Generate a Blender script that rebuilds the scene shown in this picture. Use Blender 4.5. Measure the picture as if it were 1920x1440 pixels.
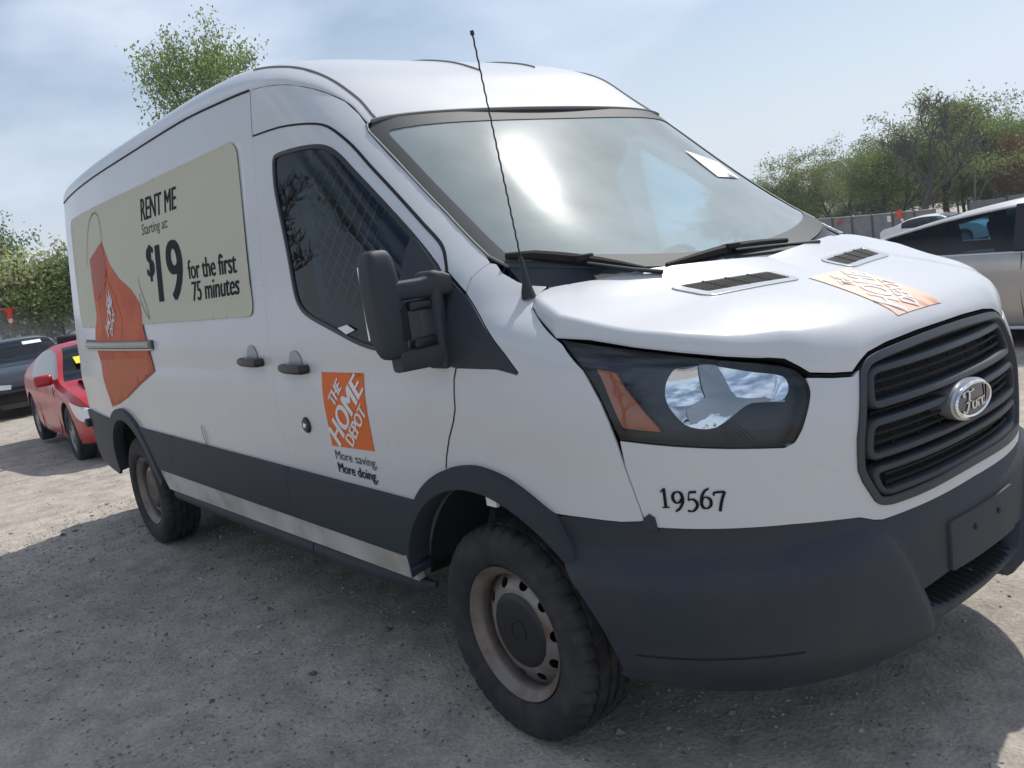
import bpy, bmesh, math, random
import numpy as np
from mathutils import Vector, Matrix
from mathutils.geometry import delaunay_2d_cdt
scene = bpy.context.scene
for o in list(bpy.data.objects):
    bpy.data.objects.remove(o)
R = math.radians
rnd = random.Random(7)

# ------------------------------------------------------------------ camera
CAM = np.array([2.165, -2.522, 1.551])
YAW, PITCH, ROLL = 2.476, -0.1492, -0.1420
fw = np.array([math.cos(PITCH)*math.cos(YAW), math.cos(PITCH)*math.sin(YAW), math.sin(PITCH)])
rt = np.cross(fw, [0, 0, 1]); rt /= np.linalg.norm(rt); up = np.cross(rt, fw)
r2 = math.cos(ROLL)*rt + math.sin(ROLL)*up; u2 = -math.sin(ROLL)*rt + math.cos(ROLL)*up
cam = bpy.data.cameras.new('camera'); cam_o = bpy.data.objects.new('camera', cam)
scene.collection.objects.link(cam_o)
M = Matrix.Identity(4)
for i in range(3):
    M[i][0] = r2[i]; M[i][1] = u2[i]; M[i][2] = -fw[i]; M[i][3] = CAM[i]
cam_o.matrix_world = M
cam.sensor_fit = 'HORIZONTAL'; cam.sensor_width = 36; cam.lens = 1657.7/1920*36
cam.clip_start = .05; cam.clip_end = 3000
scene.camera = cam_o

# ------------------------------------------------------------------ sky and sun
SUN_AZ, SUN_EL = R(103), R(51.5)
world = bpy.data.worlds.new('World'); scene.world = world; world.use_nodes = True
nt = world.node_tree; nt.nodes.clear()
def nd(t, k, **kw):
    n = t.nodes.new(k)
    for a, b in kw.items(): setattr(n, a, b)
    return n
sky = nd(nt, 'ShaderNodeTexSky', sky_type='NISHITA', sun_disc=False)
sky.sun_elevation = SUN_EL; sky.sun_rotation = math.pi/2 - SUN_AZ
sky.air_density = 1.15; sky.dust_density = 1.3; sky.ozone_density = 2.0
tc = nd(nt, 'ShaderNodeTexCoord')
mp = nd(nt, 'ShaderNodeMapping'); mp.inputs['Scale'].default_value = (1.0, 1.0, 2.6)
nz = nd(nt, 'ShaderNodeTexNoise'); nz.inputs['Scale'].default_value = 2.6; nz.inputs['Detail'].default_value = 5; nz.inputs['Roughness'].default_value = .5
rp = nd(nt, 'ShaderNodeMapRange'); rp.inputs['From Min'].default_value = .40; rp.inputs['From Max'].default_value = .62; rp.inputs['To Min'].default_value = .10; rp.inputs['To Max'].default_value = .92
mixc = nd(nt, 'ShaderNodeMix', data_type='RGBA')
mixc.inputs['B'].default_value = (7.2, 8.1, 9.7, 1)
bg = nd(nt, 'ShaderNodeBackground'); bg.inputs['Strength'].default_value = .102
wo = nd(nt, 'ShaderNodeOutputWorld')
L = nt.links.new
L(tc.outputs['Generated'], mp.inputs['Vector']); L(mp.outputs['Vector'], nz.inputs['Vector'])
sxyz = nd(nt, 'ShaderNodeSeparateXYZ'); hz = nd(nt, 'ShaderNodeMapRange'); mxm = nd(nt, 'ShaderNodeMath', operation='MAXIMUM')
hz.inputs['From Min'].default_value = .0; hz.inputs['From Max'].default_value = .30; hz.inputs['To Min'].default_value = .88; hz.inputs['To Max'].default_value = .0
L(tc.outputs['Generated'], sxyz.inputs[0]); L(sxyz.outputs['Z'], hz.inputs['Value'])
L(nz.outputs['Fac'], rp.inputs['Value']); L(rp.outputs['Result'], mxm.inputs[0]); L(hz.outputs['Result'], mxm.inputs[1]); L(mxm.outputs[0], mixc.inputs['Factor'])
L(sky.outputs['Color'], mixc.inputs['A']); L(mixc.outputs['Result'], bg.inputs['Color']); L(bg.outputs['Background'], wo.inputs['Surface'])
sun = bpy.data.lights.new('sun', 'SUN'); sun.energy = 4.1; sun.angle = R(.9); sun.color = (1, .95, .88)
sun_o = bpy.data.objects.new('sun', sun); scene.collection.objects.link(sun_o)
sd = Vector((math.cos(SUN_EL)*math.cos(SUN_AZ), math.cos(SUN_EL)*math.sin(SUN_AZ), math.sin(SUN_EL)))
sun_o.rotation_euler = sd.to_track_quat('Z', 'Y').to_euler(); sun_o.location = sd*60
scene.view_settings.view_transform = 'Standard'; scene.view_settings.look = 'None'
scene.view_settings.gamma = 1; scene.view_settings.exposure = 0.0
scene.render.engine = 'CYCLES'
scene.cycles.max_bounces = 10; scene.cycles.transparent_max_bounces = 24

# ------------------------------------------------------------------ materials
MATS = {}
def mat(name, col, rough=.5, metal=0, coat=0, spec=.5, noise=0, nscale=8, bump=0, bscale=60, col2=None, alpha=None, detail=4, coat_rough=.05):
    if name in MATS: return MATS[name]
    m = bpy.data.materials.new(name); m.use_nodes = True; t = m.node_tree
    b = t.nodes['Principled BSDF']
    b.inputs['Base Color'].default_value = (*col, 1); b.inputs['Roughness'].default_value = rough
    b.inputs['Metallic'].default_value = metal; b.inputs['Coat Weight'].default_value = coat; b.inputs['Coat Roughness'].default_value = coat_rough
    b.inputs['Specular IOR Level'].default_value = spec
    if noise or bump:
        c = nd(t, 'ShaderNodeTexCoord')
    if noise:
        n = nd(t, 'ShaderNodeTexNoise'); n.inputs['Scale'].default_value = nscale; n.inputs['Detail'].default_value = detail
        t.links.new(c.outputs['Object'], n.inputs['Vector'])
        mx = nd(t, 'ShaderNodeMix', data_type='RGBA')
        c2 = col2 or tuple(v*(1-noise) for v in col)
        mx.inputs['A'].default_value = (*col, 1); mx.inputs['B'].default_value = (*c2, 1)
        r = nd(t, 'ShaderNodeMapRange'); r.inputs['From Min'].default_value = .42; r.inputs['From Max'].default_value = .7
        t.links.new(n.outputs['Fac'], r.inputs['Value']); t.links.new(r.outputs['Result'], mx.inputs['Factor'])
        t.links.new(mx.outputs['Result'], b.inputs['Base Color'])
        r3 = nd(t, 'ShaderNodeMapRange'); r3.inputs['To Min'].default_value = rough*.85; r3.inputs['To Max'].default_value = min(1, rough*1.25)
        t.links.new(n.outputs['Fac'], r3.inputs['Value']); t.links.new(r3.outputs['Result'], b.inputs['Roughness'])
    if bump:
        n2 = nd(t, 'ShaderNodeTexNoise'); n2.inputs['Scale'].default_value = bscale; n2.inputs['Detail'].default_value = 3
        t.links.new(c.outputs['Object'], n2.inputs['Vector'])
        bp = nd(t, 'ShaderNodeBump'); bp.inputs['Strength'].default_value = bump; bp.inputs['Distance'].default_value = .004
        t.links.new(n2.outputs['Fac'], bp.inputs['Height']); t.links.new(bp.outputs['Normal'], b.inputs['Normal'])
    MATS[name] = m
    return m
def glass(name, tint, dust=0, dustcol=(.75, .78, .76), rough=.0, drough=.3, refl=1.0, ior=1.5):
    """thin pane: transparent tint + fresnel reflection + a film of dust"""
    m = bpy.data.materials.new(name); m.use_nodes = True; t = m.node_tree; t.nodes.clear()
    tr = nd(t, 'ShaderNodeBsdfTransparent'); tr.inputs['Color'].default_value = (*tint, 1)
    gl = nd(t, 'ShaderNodeBsdfGlossy'); gl.inputs['Roughness'].default_value = rough
    fr = nd(t, 'ShaderNodeFresnel'); fr.inputs['IOR'].default_value = ior
    geo = nd(t, 'ShaderNodeNewGeometry')
    mul = nd(t, 'ShaderNodeMath', operation='MULTIPLY'); mul.inputs[1].default_value = refl; mul.use_clamp = True
    inv = nd(t, 'ShaderNodeMath', operation='MULTIPLY_ADD'); inv.inputs[1].default_value = -1; inv.inputs[2].default_value = 1
    m2 = nd(t, 'ShaderNodeMath', operation='MULTIPLY')
    t.links.new(fr.outputs[0], mul.inputs[0])
    mx = nd(t, 'ShaderNodeMixShader'); out = nd(t, 'ShaderNodeOutputMaterial')
    t.links.new(mul.outputs[0], mx.inputs[0]); t.links.new(tr.outputs[0], mx.inputs[1]); t.links.new(gl.outputs[0], mx.inputs[2])
    last = mx
    if dust:
        c = nd(t, 'ShaderNodeTexCoord'); n = nd(t, 'ShaderNodeTexNoise'); n.inputs['Scale'].default_value = 3; n.inputs['Detail'].default_value = 6
        t.links.new(c.outputs['Object'], n.inputs['Vector'])
        r = nd(t, 'ShaderNodeMapRange'); r.inputs['From Min'].default_value = .3; r.inputs['From Max'].default_value = .75; r.inputs['To Min'].default_value = dust*.8; r.inputs['To Max'].default_value = dust*1.2
        t.links.new(n.outputs['Fac'], r.inputs['Value'])
        b = nd(t, 'ShaderNodeBsdfPrincipled'); b.inputs['Base Color'].default_value = (*dustcol, 1); b.inputs['Roughness'].default_value = drough; b.inputs['Specular IOR Level'].default_value = .20
        mx2 = nd(t, 'ShaderNodeMixShader'); t.links.new(r.outputs['Result'], mx2.inputs[0]); t.links.new(mx.outputs[0], mx2.inputs[1]); t.links.new(b.outputs[0], mx2.inputs[2]); last = mx2
    t.links.new(last.outputs[0], out.inputs['Surface'])
    MATS[name] = m
    return m
def white_paint():
    m = mat('white_paint', (.57, .585, .60), .28, coat=.35, coat_rough=.12)
    t = m.node_tree; b = t.nodes['Principled BSDF']
    c = nd(t, 'ShaderNodeTexCoord')
    n = nd(t, 'ShaderNodeTexNoise'); n.inputs['Scale'].default_value = 1.3; n.inputs['Detail'].default_value = 8; n.inputs['Roughness'].default_value = .6
    mp = nd(t, 'ShaderNodeMapping'); mp.inputs['Scale'].default_value = (1, 1, 2.4)
    t.links.new(c.outputs['Object'], mp.inputs['Vector']); t.links.new(mp.outputs['Vector'], n.inputs['Vector'])
    r2_ = nd(t, 'ShaderNodeMapRange'); r2_.inputs['From Min'].default_value = .5; r2_.inputs['From Max'].default_value = .8; r2_.inputs['To Max'].default_value = .22
    t.links.new(n.outputs['Fac'], r2_.inputs['Value'])
    mx = nd(t, 'ShaderNodeMix', data_type='RGBA'); mx.inputs['A'].default_value = (.57, .585, .60, 1); mx.inputs['B'].default_value = (.40, .37, .33, 1)
    t.links.new(r2_.outputs[0], mx.inputs['Factor']); t.links.new(mx.outputs['Result'], b.inputs['Base Color'])
    r4 = nd(t, 'ShaderNodeMapRange'); r4.inputs['To Min'].default_value = .18; r4.inputs['To Max'].default_value = .42
    t.links.new(n.outputs['Fac'], r4.inputs['Value']); t.links.new(r4.outputs[0], b.inputs['Roughness'])
white_paint()
mat('cladding', (.018, .027, .039), .62, noise=.0, bump=.15, bscale=500, col2=(.07, .07, .07))
mat('bumper_plastic', (.019, .027, .040), .58, noise=.3, nscale=5, bump=.12, bscale=600, col2=(.034, .037, .042))
mat('black_plastic', (.016, .017, .02), .42)
mat('gap_black', (.008, .008, .009), .8)
mat('inner_dark', (.02, .022, .025), .8)
mat('grille_plastic', (.030, .036, .045), .45)
mat('rubber', (.020, .021, .024), .8, noise=.5, nscale=14, col2=(.055, .052, .047), bump=.1, bscale=300)
mat('wheel_steel', (.26, .25, .245), .42, metal=.5, noise=.3, nscale=11, col2=(.17, .115, .08), bump=.05, bscale=90)
mat('rusty_rim', (.22, .195, .175), .45, metal=.4, noise=.4, nscale=14, col2=(.16, .10, .065)); mat('chrome', (.82, .83, .85), .08, metal=1)
mat('reflector', (.86, .87, .88), .06, metal=1)
mat('silver_plastic', (.42, .43, .44), .25, metal=.6)
mat('amber', (.62, .16, .04), .2, coat=.6)
mat('orange_vinyl', (.72, .15, .028), .5, spec=.25)
mat('orange_faded', (.80, .46, .34), .5)
mat('beige_vinyl', (.53, .52, .40), .5, spec=.3)
mat('dark_vinyl', (.010, .013, .022), .65, spec=.12)
mat('grey_vinyl', (.06, .07, .09), .65, spec=.12)
mat('white_vinyl', (.74, .74, .74), .4)
mat('rust_red_vinyl', (.40, .085, .05), .5, spec=.25); mat('tag_orange', (.52, .125, .045), .5, spec=.25)
mat('tag_dark', (.57, .11, .032), .5, spec=.25, noise=.35, nscale=3, col2=(.42, .065, .022))
mat('string_brown', (.16, .13, .10), .6)
mat('seat_fabric', (.055, .063, .072), .85)
mat('interior_grey', (.36, .38, .39), .8)
mat('wire_grey', (.42, .44, .45), .5)
mat('rail_grey', (.30, .31, .29), .35, metal=.5)
mat('badge_blue', (.012, .022, .05), .18, coat=.8)
mat('paper', (.82, .82, .80), .6)
mat('seal_grey', (.17, .165, .16), .6); mat('frit', (.060, .068, .072), .6, spec=.2); mat('cab_trim', (.20, .24, .26), .8); mat('rocker_paint', (.55, .545, .525), .45, noise=.4, nscale=5, col2=(.36, .33, .29)); mat('liner_grey', (.20, .20, .195), .8, noise=.5, nscale=9); mat('lamp_housing', (.024, .036, .054), .4); mat('dash_grey', (.15, .155, .16), .8); mat('headliner', (.45, .45, .44), .9)
mat('lock_grey', (.35, .36, .38), .4)
glass('windshield_glass', (.70, .84, .84), dust=.44, dustcol=(.60, .69, .685), drough=.14, refl=1.3)
glass('window_glass', (.36, .68, .92), dust=.0, refl=.8)
glass('lens_clear', (.90, .94, .97), dust=.0, refl=1.15)
glass('car_glass', (.30, .48, .56), dust=.0, refl=1.25)

# ------------------------------------------------------------------ object helpers
C = scene.collection
def link(name, me, m, parent=None):
    o = bpy.data.objects.new(name, me); C.objects.link(o)
    if m: me.materials.append(MATS[m] if isinstance(m, str) else m)
    if parent: o.parent = parent
    return o
def tag(o, label=None, cat=None, group=None, kind=None):
    if label: o['label'] = label
    if cat: o['category'] = cat
    if group: o['group'] = group
    if kind: o['kind'] = kind
    return o
def thing(name, label, cat, loc=(0, 0, 0), rz=0, group=None):
    o = bpy.data.objects.new(name, None); C.objects.link(o); o.location = loc; o.rotation_euler = (0, 0, rz)
    o.empty_display_size = .3
    return tag(o, label, cat, group)
def mesh(name, v, f, m, parent=None, smooth=True):
    me = bpy.data.meshes.new(name); me.from_pydata([tuple(map(float, p)) for p in v], [], f); me.update()
    if smooth: me.polygons.foreach_set('use_smooth', [True]*len(me.polygons))
    return link(name, me, m, parent)
def sharp(o, ang=35):
    me = o.data; bm = bmesh.new(); bm.from_mesh(me)
    for e in bm.edges:
        e.smooth = not (len(e.link_faces) != 2 or e.calc_face_angle(0) > R(ang))
    bm.to_mesh(me); bm.free(); return o
class MB:
    """collects simple solids into one mesh"""
    def __init__(s): s.v = []; s.f = []
    def add(s, v, f):
        n = len(s.v); s.v += [tuple(map(float, p)) for p in v]; s.f += [tuple(i+n for i in q) for q in f]; return s
    def box(s, c, d, rot=None, bev=0):
        h = [x/2 for x in d]
        if bev:
            bm = bmesh.new(); bmesh.ops.create_cube(bm, size=1)
            for v in bm.verts: v.co = Vector((v.co.x*d[0], v.co.y*d[1], v.co.z*d[2]))
            bmesh.ops.bevel(bm, geom=bm.edges[:], offset=bev, segments=3, profile=.5, affect='EDGES')
            bm.verts.index_update()
            V = [v.co.copy() for v in bm.verts]; F = [[v.index for v in f.verts] for f in bm.faces]; bm.free()
        else:
            V = [Vector((sx*h[0], sy*h[1], sz*h[2])) for sx in (-1, 1) for sy in (-1, 1) for sz in (-1, 1)]
            F = [(0, 1, 3, 2), (4, 6, 7, 5), (0, 4, 5, 1), (2, 3, 7, 6), (0, 2, 6, 4), (1, 5, 7, 3)]
        if rot is not None: V = [rot @ p for p in V]
        c = Vector(c)
        return s.add([p+c for p in V], F)
    def tube(s, pts, rad, seg=8, cap=True, sq=1.0, upv=None):
        P = [Vector(p) for p in pts]; n = len(P); rad = rad if hasattr(rad, '__len__') else [rad]*n
        V = []; prev = None
        for i in range(n):
            t = (P[min(i+1, n-1)]-P[max(i-1, 0)]).normalized()
            if prev is None:
                a = Vector(upv) if upv is not None else (Vector((0, 0, 1)) if abs(t.z) < .9 else Vector((1, 0, 0)))
                a = (a - t*a.dot(t)).normalized()
            else:
                a = (prev - t*prev.dot(t)).normalized()
            prev = a; b = t.cross(a)
            for k in range(seg):
                w = 2*math.pi*k/seg; V.append(P[i]+a*math.cos(w)*rad[i]*sq+b*math.sin(w)*rad[i])
        F = [(i*seg+k, i*seg+(k+1) % seg, (i+1)*seg+(k+1) % seg, (i+1)*seg+k) for i in range(n-1) for k in range(seg)]
        if cap: F += [tuple(range(seg))[::-1], tuple((n-1)*seg+k for k in range(seg))]
        return s.add(V, F)
    def lathe(s, prof, axis='y', c=(0, 0, 0), seg=48, close=False):
        V = []; F = []; n = len(prof)
        for k in range(seg):
            w = 2*math.pi*k/seg
            for (r, h) in prof:
                p = (r*math.cos(w), h, r*math.sin(w)) if axis == 'y' else ((h, r*math.cos(w), r*math.sin(w)) if axis == 'x' else (r*math.cos(w), r*math.sin(w), h))
                V.append((p[0]+c[0], p[1]+c[1], p[2]+c[2]))
        for k in range(seg):
            k2 = (k+1) % seg
            for i in range(n-1 if not close else n):
                j = (i+1) % n
                F.append((k*n+i, k*n+j, k2*n+j, k2*n+i))
        return s.add(V, F)
    def build(s, name, m, parent=None, smooth=True, ang=35):
        o = mesh(name, s.v, s.f, m, parent, smooth)
        bm = bmesh.new(); bm.from_mesh(o.data); bmesh.ops.recalc_face_normals(bm, faces=bm.faces[:]); bm.to_mesh(o.data); bm.free()
        if smooth: sharp(o, ang)
        return o

# ------------------------------------------------------------------ polygon helpers
def inpoly(P, poly):
    P = np.asarray(P, float); poly = np.asarray(poly, float); x, y = P[:, 0], P[:, 1]; r = np.zeros(len(P), bool)
    a = poly; b = np.roll(poly, -1, 0)
    for (x1, y1), (x2, y2) in zip(a, b):
        if y1 == y2: continue
        c = ((y1 > y) != (y2 > y)) & (x < (x2-x1)*(y-y1)/(y2-y1)+x1)
        r ^= c
    return r
def densify(poly, step, closed=True):
    out = []; n = len(poly)
    for i in range(n if closed else n-1):
        a = np.array(poly[i], float); b = np.array(poly[(i+1) % n], float); k = max(1, int(math.ceil(np.linalg.norm(b-a)/step)))
        for j in range(k): out.append(a+(b-a)*j/k)
    if not closed: out.append(np.array(poly[-1], float))
    return np.array(out)
def area2(p):
    p = np.asarray(p); q = np.roll(p, -1, 0); return .5*np.sum(p[:, 0]*q[:, 1]-q[:, 0]*p[:, 1])
def inset(poly, d):
    p = [np.array(q, float) for q in poly]; n = len(p); sgn = 1 if area2(p) > 0 else -1; out = []
    for i in range(n):
        a, b, c = p[i-1], p[i], p[(i+1) % n]
        e1 = (b-a)/(np.linalg.norm(b-a)+1e-12); e2 = (c-b)/(np.linalg.norm(c-b)+1e-12)
        n1 = np.array([-e1[1], e1[0]])*sgn; n2 = np.array([-e2[1], e2[0]])*sgn
        m = n1+n2; l = np.linalg.norm(m)
        m = n1 if l < 1e-6 else m/l
        k = max(.45, float(m@n1)); out.append(b+m*d/k)
    return out
def rounded(poly, rad, seg=5):
    """round every corner of a polygon"""
    p = [np.array(q, float) for q in poly]; n = len(p); out = []
    rad = rad if hasattr(rad, '__len__') else [rad]*n
    for i in range(n):
        a, b, c = p[i-1], p[i], p[(i+1) % n]; r = rad[i]
        d1 = np.linalg.norm(a-b); d2 = np.linalg.norm(c-b); r = min(r, d1*.48, d2*.48)
        if r <= 0: out.append(b); continue
        s = b+(a-b)/d1*r; e = b+(c-b)/d2*r
        for k in range(seg+1):
            t = k/seg; out.append((1-t)**2*s+2*t*(1-t)*b+t*t*e)
    return out
def smooth(poly, closed=True, cut=48, n=4):
    """round a measured outline with a spline, keeping its real corners"""
    P = [np.array(q, float) for q in poly]; N = len(P); out = []
    def corner(i):
        if not closed and i in (0, N-1): return True
        a, b, c = P[i-1], P[i], P[(i+1) % N]; u = b-a; v = c-b
        cs = float(u@v/((np.linalg.norm(u)*np.linalg.norm(v))+1e-12)); return math.degrees(math.acos(max(-1, min(1, cs)))) > cut
    K = [corner(i) for i in range(N)]
    for i in range(N if closed else N-1):
        p1, p2 = P[i], P[(i+1) % N]; p0 = P[i-1] if not K[i] else p1-(p2-p1)*.5; p3 = P[(i+2) % N] if not K[(i+1) % N] else p2+(p2-p1)*.5
        d = np.linalg.norm(p2-p1); m1 = (p2-p0)*.5; m2 = (p3-p1)*.5
        for m in (m1, m2):
            l = np.linalg.norm(m)
            if l > d: m *= d/l
        for j in range(n):
            t = j/n; out.append((2*t**3-3*t*t+1)*p1+(t**3-2*t*t+t)*m1+(-2*t**3+3*t*t)*p2+(t**3-t*t)*m2)
    if not closed: out.append(P[-1])
    return [tuple(q) for q in out]
def cdt(outer, holes=(), res=.05, res_b=None, lines=()):
    res_b = res_b or res*.7
    O = densify(outer, res_b); H = [densify(h, res_b) for h in holes]
    V = [tuple(p) for p in O]; E = [(i, (i+1) % len(O)) for i in range(len(O))]
    for h in H:
        k = len(V); V += [tuple(p) for p in h]; E += [(k+i, k+(i+1) % len(h)) for i in range(len(h))]
    for ln_ in lines:
        q = densify(ln_, res_b, False); k = len(V); V += [tuple(p) for p in q]; E += [(k+i, k+i+1) for i in range(len(q)-1)]
    B = np.array(V)
    lo, hi = O.min(0), O.max(0)
    gx = np.arange(lo[0]+res*.5, hi[0], res); gy = np.arange(lo[1]+res*.5, hi[1], res)
    if len(gx) and len(gy):
        G = np.array(np.meshgrid(gx, gy)).reshape(2, -1).T
        k = inpoly(G, O)
        for h in H: k &= ~inpoly(G, h)
        G = G[k]
        if len(G):
            d = np.min(np.linalg.norm(G[:, None, :]-B[None], axis=2), axis=1) if len(G)*len(B) < 6e6 else np.ones(len(G))
            G = G[d > res*.45]; V += [tuple(p) for p in G]
    r = delaunay_2d_cdt([Vector(p) for p in V], E, [], 0, 1e-7)
    P = np.array([tuple(p) for p in r[0]]); F = [tuple(f) for f in r[2]]
    cen = np.array([P[list(f)].mean(0) for f in F])
    k = inpoly(cen, O)
    for h in H: k &= ~inpoly(cen, h)
    F = [f if area2(P[list(f)]) > 0 else f[::-1] for f, q in zip(F, k) if q]
    return P, F

# ------------------------------------------------------------------ the van's body surface

def tab(z,zs,vs):
    # smooth (Catmull/PCHIP) interpolation
    zs=np.array(zs,float);vs=np.array(vs,float);z=np.clip(np.asarray(z,float),zs[0],zs[-1])
    h=np.diff(zs);d=np.diff(vs)/h
    m=np.empty(len(zs));m[0]=d[0];m[-1]=d[-1]
    for i in range(1,len(zs)-1):
        if d[i-1]*d[i]<=0:m[i]=0
        else:
            w1=2*h[i]+h[i-1];w2=h[i]+2*h[i-1];m[i]=(w1+w2)/(w1/d[i-1]+w2/d[i])
    i=np.clip(np.searchsorted(zs,z,side='right')-1,0,len(zs)-2)
    t=(z-zs[i])/h[i];a=vs[i];b=vs[i+1]
    return a*(1+2*t)*(1-t)**2+m[i]*h[i]*t*(1-t)**2+b*t*t*(3-2*t)+m[i+1]*h[i]*t*t*(t-1)
def Wz(z):return tab(z,[.2,.30,.42,.60,.80,.95,1.08,1.14,1.20,1.28,1.35,1.5,2.0,2.2,2.34,2.42],[.93,.96,.985,1.012,1.022,1.026,1.030,1.026,1.018,1.017,1.011,.996,.938,.912,.893,.882])
def XF(z):return tab(z,[.2,.3,.45,.62,.75,.95,1.1,1.2,1.3,1.4,1.5,1.62,2.09,2.4],[.93,.99,1.03,1.035,1.025,1.025,1.0,.94,.72,.40,.20,.008,-.58,-.97])
def LF(z):return tab(z,[.2,1.1,1.3,1.5,1.7,2.4],[1.02,1.0,.80,.62,.55,.5])
def NM(z):
    t=np.clip((np.asarray(z,float)-1.15)/.35,0,1);t=t*t*(3-2*t)
    return 3+0*t,2.3+(4-2.3)*t
def taper(x):
    t=np.clip((-3.5-np.asarray(x,float))/1.4,0,1.2)
    return 1-.075*t**2
def Y(x,z):
    xf=XF(z);L=LF(z);n,m=NM(z)
    t=np.clip((np.asarray(x,float)-(xf-L))/L,0,1)
    return Wz(z)*taper(x)*(1-t**n)**(1/m)
def X(y,z):
    xf=XF(z);L=LF(z);n,m=NM(z)
    t=np.clip(np.abs(y)/Wz(z),0,1)
    return xf-L+L*(1-t**m)**(1/n)
def HA(x):return tab(x,[.05,.2,.35,.525,.68,.85,.95,1.05],[1.515,1.478,1.43,1.368,1.325,1.268,1.222,1.17])
def HT(x,y):return HA(x)-.06*np.asarray(y,float)**2
def sstep(a, b, x):
    t = np.clip((np.asarray(x, float)-a)/(b-a), 0, 1); return t*t*(3-2*t)
Y0 = Y
def Y(x, z):
    """half width of the body at station x and height z, with the pressed cargo panel"""
    x = np.asarray(x, float); z = np.asarray(z, float)
    d = np.minimum(np.minimum(x+4.64, -1.47-x), np.minimum(z-1.425, 2.175-z))
    return Y0(x, z)-.007*sstep(0, .05, d)
def inside_front(x, y, z):
    xf = XF(z); l = LF(z); n, m = NM(z)
    return (np.clip((x-(xf-l))/l, 0, 9)**n+(np.abs(y)/Wz(z))**m) < 1
def polar(phi, z):
    phi = np.asarray(phi, float); z = np.asarray(z, float)
    lo = np.zeros(phi.shape); hi = np.full(phi.shape, 1.8); c, s = np.cos(phi), -np.sin(phi)
    for _ in range(34):
        m = (lo+hi)/2; q = inside_front(m*c, m*s, z); lo = np.where(q, m, lo); hi = np.where(q, hi, m)
    return lo*c, lo*s
HOODB = [None]
def hood_at(x, y):
    if HOODB[0]:
        h = HOODB[0].ray_cast(Vector((x, y, 2.2)), Vector((0, 0, -1)))
        if h[0] is not None: return h[0].z
    return float(HT(x, y))
def surf(ch, P):
    """chart point -> 3D point of the right-hand (or front) body surface"""
    P = np.asarray(P, float)
    if ch == 'x': return np.stack([P[:, 0], -Y(P[:, 0], P[:, 1]), P[:, 1]], 1)
    if ch == 'p':
        x, y = polar(P[:, 0], P[:, 1]); return np.stack([x, y, P[:, 1]], 1)
    if ch == 'y': return np.stack([X(P[:, 0], P[:, 1]), P[:, 0], P[:, 1]], 1)
    if ch == 'h': return np.stack([P[:, 0], P[:, 1], np.array([hood_at(a, b) for a, b in P])], 1)
def normals(ch, P):
    e = 2e-3; P = np.asarray(P, float)
    a = surf(ch, P+[e, 0])-surf(ch, P-[e, 0]); b = surf(ch, P+[0, e])-surf(ch, P-[0, e])
    n = np.cross(a, b); n /= np.linalg.norm(n, axis=1)[:, None]+1e-12
    ref = surf(ch, P)*[1, 1, 0]-[-.8, 0, 0] if ch != 'x' else np.tile([0., -1, 0], (len(P), 1))
    if ch == 'h': ref = np.tile([0., 0, 1], (len(P), 1))
    return n*np.where((n*ref).sum(1) < 0, -1, 1)[:, None]
def chart(ch, pts):
    if ch == 'x': return [(p[0], p[-1]) for p in pts]
    if ch == 'y': return [(p[1], p[2]) for p in pts]
    if ch == 'p': return [(math.atan2(-p[1], p[0]), p[2]) for p in pts]
    return [(p[0], p[1]) for p in pts]
def patch(name, outline, ch, m, parent, holes=(), off=0., thick=.012, res=.05, gap=.0, left=False, smooth_n=True, rim=True, lines=()):
    """a panel cut to an outline on the body surface, with turned-in edges"""
    if gap: outline = inset(outline, gap)
    P, F = cdt(outline, holes, res, lines=lines)
    S = surf(ch, P); N = normals(ch, P)
    o_ = off(S) if callable(off) else off
    S = S+N*(np.asarray(o_)[:, None] if np.ndim(o_) else o_)
    if callable(off):
        # shading normals from the displaced surface
        acc = np.zeros_like(S)
        for f in F:
            n = np.cross(S[f[1]]-S[f[0]], S[f[2]]-S[f[0]])
            n = n if n@N[f[0]] > 0 else -n
            for i in f: acc[i] += n
        N2 = acc/(np.linalg.norm(acc, axis=1)[:, None]+1e-12)
    else: N2 = N
    FA = np.array([f[:3] for f in F]); flip = float((np.cross(S[FA[:, 1]]-S[FA[:, 0]], S[FA[:, 2]]-S[FA[:, 0]])*N[FA[:, 0]]).sum()) < 0
    if flip: F = [f[::-1] for f in F]
    V = [tuple(p) for p in S]; NN = [tuple(n) for n in N2]; FF = list(F)
    if rim:
        cnt = {}
        for f in F:
            for i in range(len(f)):
                a, b = f[i], f[(i+1) % len(f)]; cnt[(a, b)] = 1
        bd = [(a, b) for (a, b) in cnt if (b, a) not in cnt]
        ids = sorted({i for e in bd for i in e}); mp1 = {}; mp2 = {}
        out = {i: np.zeros(3) for i in ids}
        for a, b in bd:
            t = np.cross(S[b]-S[a], N[a]); t /= np.linalg.norm(t)+1e-12
            out[a] += t; out[b] += t
        for i in ids:
            t = out[i]/(np.linalg.norm(out[i])+1e-12)
            mp1[i] = len(V); V.append(tuple(S[i]+t*.0008-N[i]*.0012)); NN.append(tuple((t*.8+N[i]*.6)))
            mp2[i] = len(V); V.append(tuple(S[i]+t*.0008-N[i]*thick)); NN.append(tuple(t))
        for a, b in bd:
            FF.append((b, a, mp1[a], mp1[b])); FF.append((mp1[b], mp1[a], mp2[a], mp2[b]))
    if left:
        V = [(x, -y, z) for x, y, z in V]; NN = [(x, -y, z) for x, y, z in NN]; FF = [f[::-1] for f in FF]
    me = bpy.data.meshes.new(name); me.from_pydata(V, [], FF); me.update()
    me.polygons.foreach_set('use_smooth', [True]*len(me.polygons))
    if smooth_n: me.normals_split_custom_set_from_vertices([Vector(n).normalized() for n in NN])
    return link(name, me, m, parent)
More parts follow.
